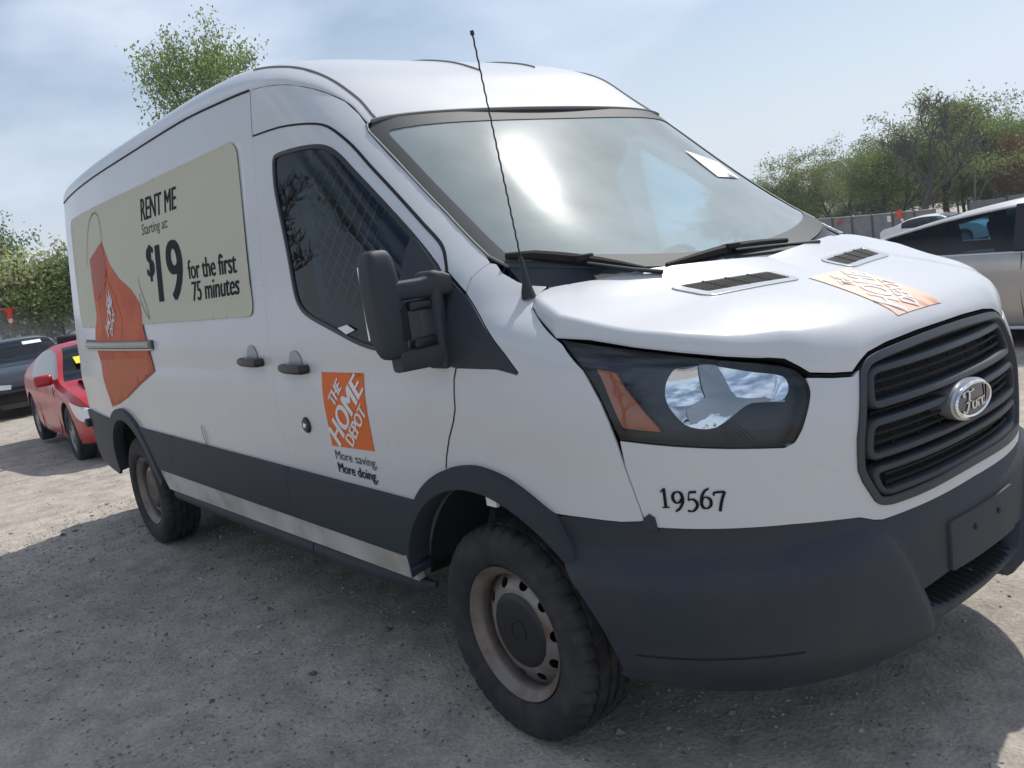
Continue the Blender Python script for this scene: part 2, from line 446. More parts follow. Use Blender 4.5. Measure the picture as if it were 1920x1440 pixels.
def ribbon(name, pts, ch, width, m, parent, off=.0015, left=False):
    """a thin strip that follows the surface (seal, line)"""
    Q = densify(pts, .02, closed=False); n = len(Q); V = []; F = []
    for i in range(n):
        t = Q[min(i+1, n-1)]-Q[max(i-1, 0)]; t = t/(np.linalg.norm(t)+1e-12); s = np.array([-t[1], t[0]])*width/2
        V += [Q[i]-s, Q[i]+s]
    V = np.array(V); S = surf(ch, V)+normals(ch, V)*off
    if left: S = S*[1, -1, 1]
    for i in range(n-1): F.append((2*i, 2*i+1, 2*i+3, 2*i+2))
    return mesh(name, S, F, m, parent)

def text_shape(txt, bold=0., spacing=1.0):
    """outline of a word in the built-in face: vertices in a unit-height frame and triangles"""
    cu = bpy.data.curves.new('t', 'FONT'); cu.body = txt; cu.size = 1; cu.offset = bold; cu.space_character = spacing
    cu.resolution_u = 4; cu.fill_mode = 'FRONT'
    o = bpy.data.objects.new('t', cu); C.objects.link(o)
    bpy.context.view_layer.update()
    dg = bpy.context.evaluated_depsgraph_get(); me = o.evaluated_get(dg).to_mesh()
    V = np.array([tuple(v.co)[:2] for v in me.vertices]); F = [tuple(p.vertices) for p in me.polygons]
    o.evaluated_get(dg).to_mesh_clear(); bpy.data.objects.remove(o); bpy.data.curves.remove(cu)
    return V, F
def place_flat(name, V2, F, ch, m, parent, off=.0025):
    """lay flat print on the body surface"""
    me = bpy.data.meshes.new('t'); me.from_pydata([(p[0], p[1], 0) for p in V2], [], F)
    bm = bmesh.new(); bm.from_mesh(me); bmesh.ops.triangulate(bm, faces=bm.faces[:])
    for _ in range(3):
        ed = [e for e in bm.edges if e.calc_length() > .06]
        if not ed: break
        bmesh.ops.subdivide_edges(bm, edges=ed, cuts=1); bmesh.ops.triangulate(bm, faces=bm.faces[:])
    P = np.array([tuple(v.co)[:2] for v in bm.verts]); bm.verts.index_update(); FF = [tuple(v.index for v in f.verts) for f in bm.faces]; bm.free()
    S = surf(ch, P)+normals(ch, P)*off
    bpy.data.meshes.remove(me)
    return mesh(name, S, FF, m, parent)
def lettering(name, txt, quad, ch, m, parent, bold=0., spacing=1., off=.003, part=(0, 1), cap=None):
    """text stretched into a chart quad: (left,bottom,right,top), or 4 corners bl,br,tr,tl"""
    V, F = text_shape(txt, 0, spacing)
    lo, hi = V.min(0), V.max(0)
    if cap: lo = np.array([lo[0], cap[0]]); hi = np.array([hi[0], cap[1]])
    U = (V-lo)/(hi-lo)
    q = np.array(quad, float)
    if q.ndim == 1: q = np.array([(q[0], q[1]), (q[2], q[1]), (q[2], q[3]), (q[0], q[3])])
    P = ((1-U[:, :1])*(1-U[:, 1:])*q[0]+U[:, :1]*(1-U[:, 1:])*q[1]+U[:, :1]*U[:, 1:]*q[2]+(1-U[:, :1])*U[:, 1:]*q[3])
    if bold:   # heavier face: the strokes widened sideways
        e = (q[1]-q[0]); e = e/np.linalg.norm(e); n = len(P); w = bold*np.linalg.norm(q[3]-q[0])
        sh = [(-1, 0.), (0, 0), (1, 0.)]; P = np.concatenate([P+e*w*a for a, b in sh]); F = [tuple(i+n*k for i in f) for k in range(3) for f in F]
        o = place_flat(name, P[:n], F[:len(F)//3], ch, m, parent, off)
        for k in (1, 2):
            o2 = place_flat(name, P[n*k:n*k+n], F[:len(F)//3], ch, m, parent, off+.0002*k)
            nv = len(o.data.vertices); Va = [tuple(v.co) for v in o.data.vertices]+[tuple(v.co) for v in o2.data.vertices]
            Fa = [tuple(p.vertices) for p in o.data.polygons]+[tuple(i+nv for i in p.vertices) for p in o2.data.polygons]
            me_ = o.data; bpy.data.objects.remove(o); bpy.data.objects.remove(o2); o = mesh(name, Va, Fa, m, parent)
        return o
    return place_flat(name, P, F, ch, m, parent, off)
def decal(name, outline, ch, m, parent, off=.0015, res=.06, holes=()):
    P, F = cdt(outline, holes, res); S = surf(ch, P)+normals(ch, P)*off
    return mesh(name, S, F, m, parent)

# measured outlines on the body surface (metres, van axes)
D = {
'door': [(-1.349, -0.917, 2.160), (-1.076, -0.919, 2.141), (-0.915, -0.905, 2.119), (-0.820, -0.884, 2.097), (-0.752, -0.875, 2.062), (-0.650, -0.872, 1.991), (-0.544, -0.878, 1.905), (-0.441, -0.882, 1.823), (-0.345, -0.887, 1.747), (-0.249, -0.894, 1.672), (-0.165, -0.901, 1.608), (-0.128, -0.913, 1.572), (-0.087, -0.942, 1.516)],
'sailrear': [(-0.092, -0.959, 1.497), (-0.080, -0.982, 1.446), (-0.064, -1.011, 1.340), (-0.070, -1.017, 1.263), (-0.055, -1.018, 1.234)],
'doorfront': [(-0.009, -1.018, 1.226), (-0.027, -1.018, 1.193), (-0.029, -1.024, 1.153), (-0.030, -1.029, 1.101), (-0.048, -1.030, 1.062), (-0.089, -1.028, 1.004), (-0.122, -1.026, 0.944), (-0.137, -1.025, 0.904)],
'sail': [(-0.091, -0.945, 1.515), (0.011, -0.956, 1.442), (0.072, -0.971, 1.389), (0.161, -1.000, 1.318), (0.225, -1.008, 1.262), (0.266, -1.009, 1.216), (0.265, -1.010, 1.209), (0.176, -1.015, 1.225), (-0.003, -1.018, 1.226)],
'win': [(-1.174, -0.934, 2.031), (-1.146, -0.932, 2.051), (-1.039, -0.932, 2.048), (-0.898, -0.929, 2.039), (-0.798, -0.916, 2.025), (-0.739, -0.908, 2.004), (-0.676, -0.906, 1.965), (-0.610, -0.909, 1.914), (-0.405, -0.917, 1.757), (-0.213, -0.930, 1.609), (-0.094, -0.943, 1.520), (-0.055, -1.018, 1.234), (-0.124, -1.017, 1.245), (-0.285, -1.017, 1.257), (-0.508, -1.017, 1.284), (-0.626, -1.015, 1.309), (-0.780, -1.011, 1.353), (-0.915, -1.007, 1.392), (-0.999, -1.004, 1.425), (-1.047, -0.999, 1.468), (-1.070, -0.993, 1.524), (-1.100, -0.979, 1.656), (-1.144, -0.962, 1.805), (-1.176, -0.948, 1.921)],
'wsside': [(-0.664, -0.791, 2.066), (-0.635, -0.807, 2.035), (-0.483, -0.813, 1.910), (-0.222, -0.823, 1.702), (-0.004, -0.844, 1.542), (0.037, -0.834, 1.522)],
'apil': [(0.020, -0.852, 1.523), (0.004, -0.889, 1.511), (0.003, -0.922, 1.486), (0.009, -0.954, 1.445)],
'cowl': [(0.039, -0.841, 1.517), (0.077, -0.855, 1.489), (0.137, -0.848, 1.457), (0.169, -0.836, 1.444), (0.211, -0.803, 1.434)],
'hoodside': [(0.210, -0.811, 1.432), (0.219, -0.866, 1.403), (0.231, -0.890, 1.386), (0.271, -0.911, 1.362), (0.374, -0.947, 1.302)],
'hoodlow': [(0.369, -0.938, 1.312), (0.464, -0.907, 1.292), (0.579, -0.860, 1.263), (0.677, -0.802, 1.238), (0.760, -0.731, 1.216), (0.829, -0.639, 1.193), (0.851, -0.608, 1.182), (0.876, -0.585, 1.156), (0.894, -0.569, 1.134), (0.921, -0.511, 1.123), (0.945, -0.451, 1.109)],
'hl': [(0.381, -0.943, 1.302), (0.585, -0.867, 1.256), (0.764, -0.738, 1.206), (0.833, -0.647, 1.180), (0.866, -0.602, 1.159), (0.888, -0.585, 1.133), (0.901, -0.584, 1.094), (0.903, -0.602, 1.056), (0.898, -0.629, 1.008), (0.889, -0.652, 0.978), (0.874, -0.678, 0.970), (0.783, -0.798, 0.989), (0.671, -0.892, 1.012), (0.571, -0.948, 1.029), (0.552, -0.953, 1.081), (0.529, -0.955, 1.133), (0.477, -0.961, 1.216), (0.403, -0.949, 1.286)],
'fseam': [(0.559, -0.954, 1.028), (0.578, -0.946, 0.962), (0.591, -0.937, 0.893), (0.610, -0.925, 0.811)],
'bumptop': [(0.347, -1.006, 0.817), (0.449, -0.986, 0.814), (0.546, -0.955, 0.808), (0.606, -0.927, 0.811), (0.633, -0.912, 0.794), (0.700, -0.868, 0.787), (0.804, -0.770, 0.776), (0.873, -0.676, 0.767), (0.931, -0.561, 0.752), (0.956, -0.497, 0.743), (0.970, -0.456, 0.724), (0.979, -0.426, 0.719), (1.013, -0.245, 0.720), (1.026, 0.004, 0.727), (0.986, 0.397, 0.722)],
'grille': [(0.950, -0.429, 1.111), (0.944, -0.415, 1.134), (0.944, -0.378, 1.151), (0.952, -0.295, 1.162), (0.963, -0.142, 1.169), (0.964, 0.091, 1.170), (0.958, 0.254, 1.161), (0.957, 0.334, 1.144), (0.964, 0.359, 1.118), (0.976, 0.375, 1.061), (0.974, 0.440, 0.970), (0.963, 0.476, 0.777), (0.987, 0.388, 0.768), (1.020, 0.163, 0.772), (1.023, -0.100, 0.757), (1.010, -0.259, 0.751), (0.988, -0.383, 0.754), (0.978, -0.426, 0.760), (0.972, -0.446, 0.775), (0.962, -0.480, 0.834), (0.958, -0.492, 0.870), (0.960, -0.488, 0.953), (0.950, -0.438, 1.104)],
'farch': [(-0.468, -1.008, 0.558), (-0.412, -1.017, 0.678), (-0.337, -1.021, 0.775), (-0.247, -1.023, 0.846), (-0.136, -1.025, 0.898), (-0.028, -1.025, 0.922), (0.057, -1.025, 0.926), (0.166, -1.023, 0.908), (0.253, -1.018, 0.871), (0.323, -1.010, 0.828), (0.347, -1.006, 0.817)],
'rarch': [(-4.116, -1.008, 0.823), (-3.983, -1.015, 0.879), (-3.803, -1.021, 0.908), (-3.653, -1.024, 0.906), (-3.538, -1.024, 0.861), (-3.475, -1.022, 0.814), (-3.391, -1.020, 0.743), (-3.290, -1.015, 0.637), (-3.241, -1.009, 0.568), (-3.205, -0.996, 0.483)],
'amber': [(0.510, -0.945, 1.221), (0.558, -0.927, 1.203), (0.579, -0.922, 1.167), (0.622, -0.912, 1.107), (0.665, -0.894, 1.045), (0.578, -0.943, 1.061), (0.552, -0.946, 1.123), (0.532, -0.945, 1.174)],
'refl': [(0.669, -0.864, 1.157), (0.675, -0.849, 1.185), (0.692, -0.826, 1.204), (0.726, -0.790, 1.204), (0.791, -0.714, 1.184), (0.861, -0.629, 1.145), (0.875, -0.630, 1.111), (0.868, -0.656, 1.087), (0.828, -0.717, 1.095), (0.806, -0.752, 1.081), (0.771, -0.803, 1.044), (0.726, -0.846, 1.051), (0.697, -0.864, 1.081), (0.675, -0.872, 1.121)],
'fin': [(0.726, -0.790, 1.202), (0.755, -0.757, 1.196), (0.779, -0.753, 1.153), (0.801, -0.747, 1.112), (0.838, -0.699, 1.101), (0.873, -0.647, 1.087), (0.873, -0.648, 1.082), (0.826, -0.721, 1.093), (0.806, -0.753, 1.077), (0.771, -0.803, 1.044), (0.726, -0.846, 1.051), (0.715, -0.845, 1.097), (0.732, -0.826, 1.109), (0.749, -0.804, 1.122), (0.737, -0.800, 1.158)],
'bowlc': [(0.707, -0.835, 1.149), (0.796, -0.733, 1.149)],
}

# ================================================================== THE VAN
def ztop(x): return .7625-.0145*(x+.4)+.005
def zbot(x): return .540-.0105*(x+.4)
ZC = lambda x: tab(x, [-5, -2.3, -1.8, -1.5, -1.2, -.95, -.75, -.575], [2.55, 2.56, 2.545, 2.505, 2.43, 2.325, 2.205, 2.093])
ZB = lambda x: tab(x, [-5, -4.6, -3, -2.26, -1.6, -1.345, -1.1, -.95, -.8, -.66], [2.335, 2.350, 2.372, 2.378, 2.355, 2.338, 2.305, 2.255, 2.175, 2.066])
van = thing('cargo_van', 'white cargo van with orange tag graphics and black lower cladding parked on gravel', 'van')
def arc(cx, cz, r, a0, a1, n=24):
    return [(cx+r*math.cos(R(a0+(a1-a0)*i/n)), cz+r*math.sin(R(a0+(a1-a0)*i/n))) for i in range(n+1)]
c2 = lambda k: chart('x', D[k])
F_OUT = smooth(c2('farch'), False, n=3)                      # front wheel arch, rear foot to nose
R_OUT = [(x, z) for x, z in arc(-3.75, .36, .55, 172, 10, 30)]
door_top = c2('door'); door_top[0] = (-1.349, 2.155); door_top[1] = (-1.10, 2.142); door_top = smooth(door_top, False, n=3)
sail_rear = [(-.088, 1.50), (-.080, 1.446), (-.066, 1.340), (-.062, 1.264), (-.050, 1.234)]
door_front = c2('doorfront')
door_rear = [(-1.40, .556), (-1.388, .63), (-1.36, .72), (-1.318, .79), (-1.325, .9), (-1.338, 1.2), (-1.345, 1.6), (-1.349, 2.155)]
win = c2('win')
win[0] = (-1.176, 2.02); win[1] = (-1.150, 2.048); win[11] = (-.056, 1.236)
win_front = [(-.096, 1.508), (-.086, 1.446), (-.074, 1.340), (-.070, 1.264), (-.062, 1.245)]
win = win[:10]+win_front+win[12:]
W_glass = smooth(win, cut=60, n=3)
apil = [(.010, 1.445), (.003, 1.486), (.020, 1.523)]
ws_edge = [(-.004, 1.542), (-.222, 1.702), (-.483, 1.910), (-.635, 2.035), (-.660, 2.066)]
roof_front = [(x, float(ZB(x))) for x in (-.66, -.72, -.8, -.88, -.95, -1.03, -1.1, -1.22, -1.345)]
hood_side = [(.211, 1.434), (.220, 1.403), (.232, 1.386), (.272, 1.362), (.372, 1.304)]
lamp_rear = [(.403, 1.286), (.480, 1.217), (.527, 1.132), (.548, 1.080), (.562, 1.030)]
fascia_seam = [(.576, .961), (.590, .892), (.606, .811)]
bump_side = [(.546, .808), (.449, .814), (.347, .817)]

def arch_hole(poly, outer):
    return poly
G = .0024
for left in (False, True):
    # --- doors
    bottom = [(-1.40, zbot(-1.4))]
    foot = [p for p in F_OUT[:13]]        # up the wheel arch from its rear foot
    door_poly = door_rear[::-1]+[(-1.0, zbot(-1.0)), (-.6, zbot(-.6))]+foot+door_front[::-1]+sail_rear[::-1]+door_top[::-1][1:-1]
    d = patch('front_door', door_poly, 'x', 'white_paint', van, holes=[W_glass], gap=G, res=.045, left=left)
    hole = inset(W_glass, .016)
    fr = patch('window_seal', inset(W_glass, .001), 'x', 'black_plastic', d, holes=[inset(W_glass, .014)], off=.0015, res=.03, thick=.03, left=left)
    g = patch('side_window', inset(W_glass, .010), 'x', 'window_glass', d, off=-.006, res=.08, rim=False, left=left)
    # black mirror patch in the window's front corner
    ms = [(-.096, 1.505), (-.086, 1.446), (-.074, 1.340), (-.070, 1.264), (-.066, 1.248), (-.20, 1.255), (-.295, 1.262), (-.285, 1.50), (-.268, 1.640), (-.235, 1.624)]
    patch('mirror_sail', inset(ms, .004), 'x', 'bumper_plastic', d, off=.004, res=.04, thick=.02, left=left)
    ribbon('door_seal', door_top+[sail_rear[0]], 'x', .0075, 'gap_black', d, off=.0012, left=left)
    ribbon('door_seal', door_front, 'x', .0055, 'gap_black', d, off=.0012, left=left)
    # --- sliding door / fixed panel
    sl = [(-1.349, 2.155), (-1.345, 1.6), (-1.338, 1.2), (-1.325, .9), (-1.318, .79), (-1.36, .72), (-1.388, .63), (-1.40, zbot(-1.4)), (-2.84, zbot(-2.84)), (-2.905, .63), (-2.905, .72), (-2.80, .805), (-2.845, .95), (-2.86, 1.6), (-2.86, 2.215), (-1.349, 2.215)]
    sld = patch('sliding_door' if not left else 'side_panel', sl, 'x', 'white_paint', van, gap=.0005, res=.034, left=left)
    # --- rear quarter with the roof rail above the doors
    q = [(-1.349, 2.155), (-1.349, 2.215), (-2.86, 2.215), (-2.86, 1.6), (-2.845, .95), (-2.80, .805), (-2.905, .72), (-2.905, .63), (-2.86, zbot(-2.86)), (-3.2, zbot(-3.2))]
    q += [p for p in arc(-3.75, .36, .55, 22, 160, 24)]
    q += [(-4.32, .45), (-4.92, .45), (-4.94, 1.0), (-4.93, 1.6), (-4.93, 2.2), (-4.93, float(ZB(-4.93)))]
    q += [(x, float(ZB(x))) for x in (-4.0, -3.0, -2.0, -1.6, -1.348)]
    patch('rear_quarter', q, 'x', 'white_paint', van, gap=.0005, res=.034, left=left)
    # --- A-pillar and roof rail above the front door
    ap = door_top+[apil[0]]+apil[1:]+ws_edge+roof_front+[(-1.348, 2.25)]
    patch('roof_pillar', ap, 'x', 'white_paint', van, gap=.0016, res=.03, left=left)
    # --- fender
    sail_bot = [(.002, 1.227), (.181, 1.226), (.266, 1.210), (.270, 1.217)]
    sail_top = [(.226, 1.263), (.161, 1.318), (.073, 1.389), (.011, 1.442)]
    fe = door_front[::-1]+sail_bot+sail_top+apil+[(.039, 1.517), (.077, 1.489), (.137, 1.457), (.169, 1.444)]+hood_side+lamp_rear+fascia_seam+bump_side+[p for p in F_OUT[12:-1]][::-1]
    patch('fender', fe, 'x', 'white_paint', van, gap=G, res=.035, left=left)
    sa = [sail_rear[0], (-.05, 1.482), (.008, 1.440)]+sail_top[::-1]+sail_bot[::-1]+[(-.046, 1.230)]+sail_rear[::-1][:-1]
    patch('quarter_trim', sa, 'x', 'bumper_plastic', van, gap=.002, off=.003, res=.04, left=left)
    # --- dark dressing of the lower side
    def strip(x0, x1, n=8): return [x0+(x1-x0)*i/n for i in range(n+1)]
    s1 = [(x, ztop(x)) for x in strip(-1.318, -.345)]+F_OUT[:7][::-1]+[(x, zbot(x)) for x in strip(-.5, -1.40)]+[(-1.388, .63), (-1.36, .72)]
    patch('door_cladding', s1, 'x', 'cladding', van, off=.016, gap=.002, res=.05, thick=.016, left=left)
    s2 = [(x, ztop(x)) for x in strip(-2.80, -1.318)]+[(-1.36, .72), (-1.388, .63)]+[(x, zbot(x)) for x in strip(-1.40, -2.86)]+[(-2.905, .63), (-2.905, .72)]
    patch('sliding_door_cladding', s2, 'x', 'cladding', van, off=.016, gap=.002, res=.05, thick=.016, left=left)
    s3 = [(x, ztop(x)) for x in strip(-3.44, -2.80, 4)]+[(-2.905, .72), (-2.905, .63)]+[(x, zbot(x)) for x in strip(-2.86, -3.24, 4)]+arc(-3.75, .36, .55, 24, 55, 8)
    patch('quarter_cladding', s3, 'x', 'cladding', van, off=.016, gap=.002, res=.05, thick=.016, left=left)
    s4 = [(-4.93, .43), (-4.93, ztop(-4.9))]+[(-4.5, ztop(-4.5))]+arc(-3.75, .36, .55, 124, 172, 12)+[(-4.35, .40)]
    patch('rear_corner_cladding', s4, 'x', 'cladding', van, off=.018, gap=.002, res=.05, thick=.02, left=left)
    ra = arc(-3.75, .36, .552, 168, 14, 36)+arc(-3.75, .36, .482, 12, 170, 36)
    patch('wheel_arch_trim', ra, 'x', 'cladding', van, off=.024, res=.04, thick=.07, left=left)
    fin_ = arc(0, .36, .492, 24, 168, 32)
    fa = [(-.470, .47)]+F_OUT+[(.395, .70), (.425, .58)]+fin_
    patch('wheel_arch_trim', fa, 'x', 'cladding', van, off=.024, res=.04, thick=.09, left=left)
    ws_ = [(x, zbot(x)+.004) for x in strip(-3.24, -.475, 14)]+[(x, .443) for x in strip(-.475, -3.19, 14)]
    patch('rocker_panel', ws_, 'x', 'rocker_paint', van, off=.004, res=.06, thick=.03, left=left)
    sg = -1 if not left else 1
    st = MB(); st.tube([(-3.16, sg*.955, .412), (-2.4, sg*.957, .405), (-1.35, sg*.957, .395)], .027, 10, sq=1.35)
    st.tube([(-1.34, sg*.957, .394), (-.9, sg*.955, .394), (-.52, sg*.945, .402), (-.46, sg*.93, .408)], [.027, .027, .022, .008], 10, sq=1.35)
    st.build('sill_guard', 'bumper_plastic', van)
    # inner skin so no light leaks through the panel gaps
    ik = [(-4.9, .5), (-4.9, 2.3), (-1.4, 2.3), (-1.0, 2.18), (-.78, 2.08), (-.30, 1.66), (-.14, 1.54), (-.02, 1.42), (.18, 1.36), (.33, 1.26), (.46, 1.14), (.5, 1.0), (.5, .84), (.36, .80)]+arc(0, .36, .57, 50, 158, 18)+[(-.6, .50), (-3.2, .50)]+arc(-3.75, .36, .56, 16, 160, 18)+[(-4.3, .5)]
    patch('inner_skin', ik, 'x', 'cab_trim', van, holes=[inset(W_glass, .006)], off=-.028, res=.12, rim=False, left=left)
    ll = MB(); V = []
    for i in range(11):
        a = R(118+52*i/10)
        for y in (-.992, -.93): V.append((.498*math.cos(a), sg*abs(y), .36+.498*math.sin(a)))
    ll.add(V, [(2*i, 2*i+1, 2*i+3, 2*i+2) for i in range(10)]).build('arch_liner', 'liner_grey', van)
    # wheel wells
    for cx in (0., -3.75):
        w = MB(); n = 28; V = []; F = []
        for i in range(n+1):
            a = R(14+152*i/n)
            for y in (-.99, -.60): V.append((cx+.512*math.cos(a), sg*abs(y), .36+.512*math.sin(a)))
        for i in range(n): F.append((2*i, 2*i+1, 2*i+3, 2*i+2))
        k = len(V); V.append((cx, sg*.60, .36))
        for i in range(n): F.append((2*i+1, k, 2*i+3))
        w.add(V, F); w.build('wheel_well', 'inner_dark', van)

# --- roof
xs = np.concatenate([np.linspace(-.66, -1.0, 12), np.linspace(-1.04, -1.8, 18)[1:], np.linspace(-1.9, -4.93, 22)])
qs = np.linspace(-1, 1, 61)
V = []; NJ = len(qs); head = []
def roof_pt(xi, s, lift=0.):
    zb = float(ZB(xi)); yb = float(Y0(xi, zb)); fade = float(1-sstep(0, .36, -.66-xi)); xc_ = xi+.085*fade
    z = zb+(float(ZC(xc_))-zb)*math.sqrt(max(0, 1-abs(s)**5))
    return (xi+.085*fade*(1-s*s), yb*s, z+lift)
for xi in xs:
    for q_ in qs: V.append(roof_pt(xi, math.sin(q_*math.pi/2)))
F = [(i*NJ+j, i*NJ+j+1, (i+1)*NJ+j+1, (i+1)*NJ+j) for i in range(len(xs)-1) for j in range(NJ-1)]
roof = MB().add(V, F).build('roof', 'white_paint', van, ang=80)
seal = MB()
seal.tube([roof_pt(-.655, math.sin(q_*math.pi/2), .002) for q_ in qs[2:-2]], .009, 6)
for sg in (-1, 1): # roof ditches
    seal.tube([roof_pt(x, sg*(.955-.07*sstep(-.66, -1.2, x)), .0015) for x in np.linspace(-.665, -1.5, 30)], .005, 6)
    gt = MB(); gt.tube([(x, sg*(float(Y0(x, float(ZB(x))))+.000), float(ZB(x))) for x in np.linspace(-1.36, -4.92, 40)], .0055, 6); gt.build('roof_gutter', 'gap_black', roof)
for s_ in (.02, .50):
    seal.tube([roof_pt(x, s_, .002) for x in np.linspace(-.98-.2*s_, -1.6, 16)], .005, 6)
seal.tube([tuple(surf('x', np.array([(-1.352, z)]))[0]) for z in np.linspace(2.16, 2.335, 6)], .0016, 5)
seal.build('roof_seal', 'seal_grey', roof)
# rear end
V = []; F = []; zz = np.linspace(.42, 2.335, 20); ss = np.linspace(-1, 1, 17)
for z in zz:
    w = float(Y0(-4.93, z))
    for s in ss: V.append((-4.93-.05*(1-abs(s)**4), w*s, z))
top0 = len(V)
for s in ss: V.append((-4.93-.02*(1-abs(s)**4), float(Y0(-4.93, 2.335))*s, 2.335+.21*math.sqrt(max(0, 1-abs(s)**5))))
nn = len(ss)
F = [(i*nn+j, i*nn+j+1, (i+1)*nn+j+1, (i+1)*nn+j) for i in range(len(zz)) for j in range(nn-1)]
MB().add(V, F).build('rear_door', 'white_paint', van)
rb = MB(); rb.box((-5.0, 0, .50), (.16, 1.75, .16), bev=.03)
for sg in (-1, 1): rb.box((-4.9, sg*.97, .735), (.07, .06, .06), bev=.012)
rb.build('rear_bumper', 'cladding', van)
# underbody
ub = MB(); ub.box((-1.9, 0, .44), (2.55, 1.76, .10)); ub.box((-2.1, 0, .50), (5.4, 1.15, .12)); ub.box((-4.55, 0, .45), (.6, 1.7, .1)); ub.box((.3, 0, .38), (.8, .9, .2))
ub.tube([(-3.75, -.8, .36), (-3.75, .8, .36)], .07); ub.tube([(0, -.8, .36), (0, .8, .36)], .05)
ub.box((.45, 0, .74), (.55, 1.3, .60)); ub.build('underbody', 'inner_dark', van)  # unseen box added in the nose to stop sun leaking through to the ground

# headliner
V = []
for xi in np.linspace(-.72, -1.25, 8):
    for q_ in np.linspace(-.9, .9, 13): V.append(roof_pt(xi, math.sin(q_*math.pi/2), -.035))
MB().add(V, [(i*13+j, i*13+j+1, (i+1)*13+j+1, (i+1)*13+j) for i in range(7) for j in range(12)]).build('headliner', 'headliner', van)
# --- windshield
we = [(-.791, 2.066), (-.805, 2.035), (-.810, 1.91), (-.822, 1.702), (-.842, 1.542), (-.830, 1.502)]
hd = [(v[1], v[2]) for v in (roof_pt(-.66, math.sin(q_*math.pi/2)) for q_ in np.linspace(-.86, .86, 25))]
lowc = [(y, 1.408+.094*abs(y/.83)**1.8) for y in np.linspace(-.80, .80, 21)]
wo_ = [(a, b-.004) for a, b in hd[::-1]]+we[1:]+lowc+[(-y, z) for y, z in we[::-1][:-1]]
wb = patch('windshield', wo_, 'y', 'windshield_glass', van, res=.06, off=-.002, rim=False)
fo = inset(wo_, .045); fo = rounded(fo, .05, 2)
patch('black_border', wo_, 'y', 'frit', wb, holes=[fo], res=.04, off=.0012, rim=False)
for sg in (-1, 1):
    st = MB(); st.tube([tuple(surf('y', np.array([p]))[0]) for p in densify([(sg*y, z) for y, z in we], .05, False)], .0045, 6); st.build('windshield_seal', 'seal_grey', wb)
# cowl between windshield and hood
HR = lambda y: .405-.30*y*y
V = []; F = []; ys = np.linspace(-.83, .83, 31)
for y in ys:
    a = np.array([float(X(y, 1.408+.094*abs(y/.83)**1.8)), y, 1.408+.094*abs(y/.83)**1.8]); xh = HR(y)+.02; b = np.array([xh, y, float(HT(xh, y))-.012])
    for t in (0, .33, .66, 1): V.append(a+(b-a)*t-np.array([0, 0, .022*math.sin(math.pi*t)+.004]))
F = [(i*4+k, i*4+k+1, i*4+k+5, i*4+k+4) for i in range(len(ys)-1) for k in range(3)]
MB().add(V, F).build('cowl', 'bumper_plastic', van)

# --- hood
seam = [(.211, -.803, 1.434), (.220, -.866, 1.403), (.232, -.890, 1.386), (.272, -.911, 1.362), (.375, -.943, 1.304)]
seam += [(.464, -.907, 1.292), (.580, -.861, 1.263), (.678, -.803, 1.239), (.761, -.732, 1.216), (.830, -.640, 1.194), (.851, -.608, 1.182), (.876, -.584, 1.156), (.894, -.568, 1.136), (.920, -.510, 1.124), (.941, -.451, 1.116), (.945, -.418, 1.138), (.945, -.377, 1.154), (.952, -.295, 1.166), (.963, -.142, 1.174), (.966, 0, 1.175)]
seam = [np.array(p) for p in seam]; seam = seam+[p*[1, -1, 1] for p in seam[::-1][1:]]
Bd = []
for i in range(len(seam)-1):
    k = max(1, int(np.linalg.norm(seam[i+1]-seam[i])/.022))
    for j in range(k): Bd.append(seam[i]+(seam[i+1]-seam[i])*j/k)
Bd.append(seam[-1]); Bd = np.array(Bd)
def hood_z(x, y):
    # broad raised centre with a soft crease running from the vents to the lamps
    e = np.abs(y)-(.56+.10*(x-.4)); return HT(x, y)-.009*sstep(-.05, .07, e)*sstep(.98, .80, x)
HC = np.array([HR(0), 0.])
rings = [0, .002, .006, .012, .020, .030, .045, .065, .09, .12]+[None]*14
V = []; NR = len(rings)
for b in Bd:
    d = HC-b[:2]; ln = np.linalg.norm(d); u_ = d/ln; fr_ = sstep(.6, .95, b[0]); rh = .024+.04*fr_
    for r_i, r_ in enumerate(rings):
        dist = r_ if r_ is not None else .12+(ln-.12)*((r_i-9)/14)
        xy = b[:2]+u_*min(dist, ln)
        t_end = float(hood_z(*(b[:2]+u_*rh))); top = float(hood_z(xy[0], xy[1]))
        Dp = max(.004, float(HT(b[0], b[1]))-.005-b[2])
        z = top-Dp*(1-math.sqrt(max(0, 1-(1-min(dist/rh, 1))**2))) if dist < rh else top
        V.append((xy[0], xy[1], z))
F = [(i*NR+k, i*NR+k+1, (i+1)*NR+k+1, (i+1)*NR+k) for i in range(len(Bd)-1) for k in range(NR-1)]
# the rear edge runs straight in the fan; bow it forward to the cowl line
V = [(x+(HR(y)-(.211+(HC[0]-.211)*(1-abs(y)/.803)))*max(0, 1-abs(x-(.211+(HC[0]-.211)*(1-abs(y)/.803)))/.15) if abs(y) < .803 else x, y, z) for x, y, z in V]
hood = MB().add(V, F).build('hood', 'white_paint', van, ang=80)
from mathutils.bvhtree import BVHTree
_bm = bmesh.new(); _bm.from_mesh(hood.data); HOODB[0] = BVHTree.FromBMesh(_bm); _bm.free()
# turned-down edge of the hood
V = []; 
for b in Bd: V += [tuple(b), (b[0]-.012, b[1]*.985, b[2]-.012)]
MB().add(V, [(2*i, 2*i+1, 2*i+3, 2*i+2) for i in range(len(Bd)-1)]).build('hood_flange', 'gap_black', hood)
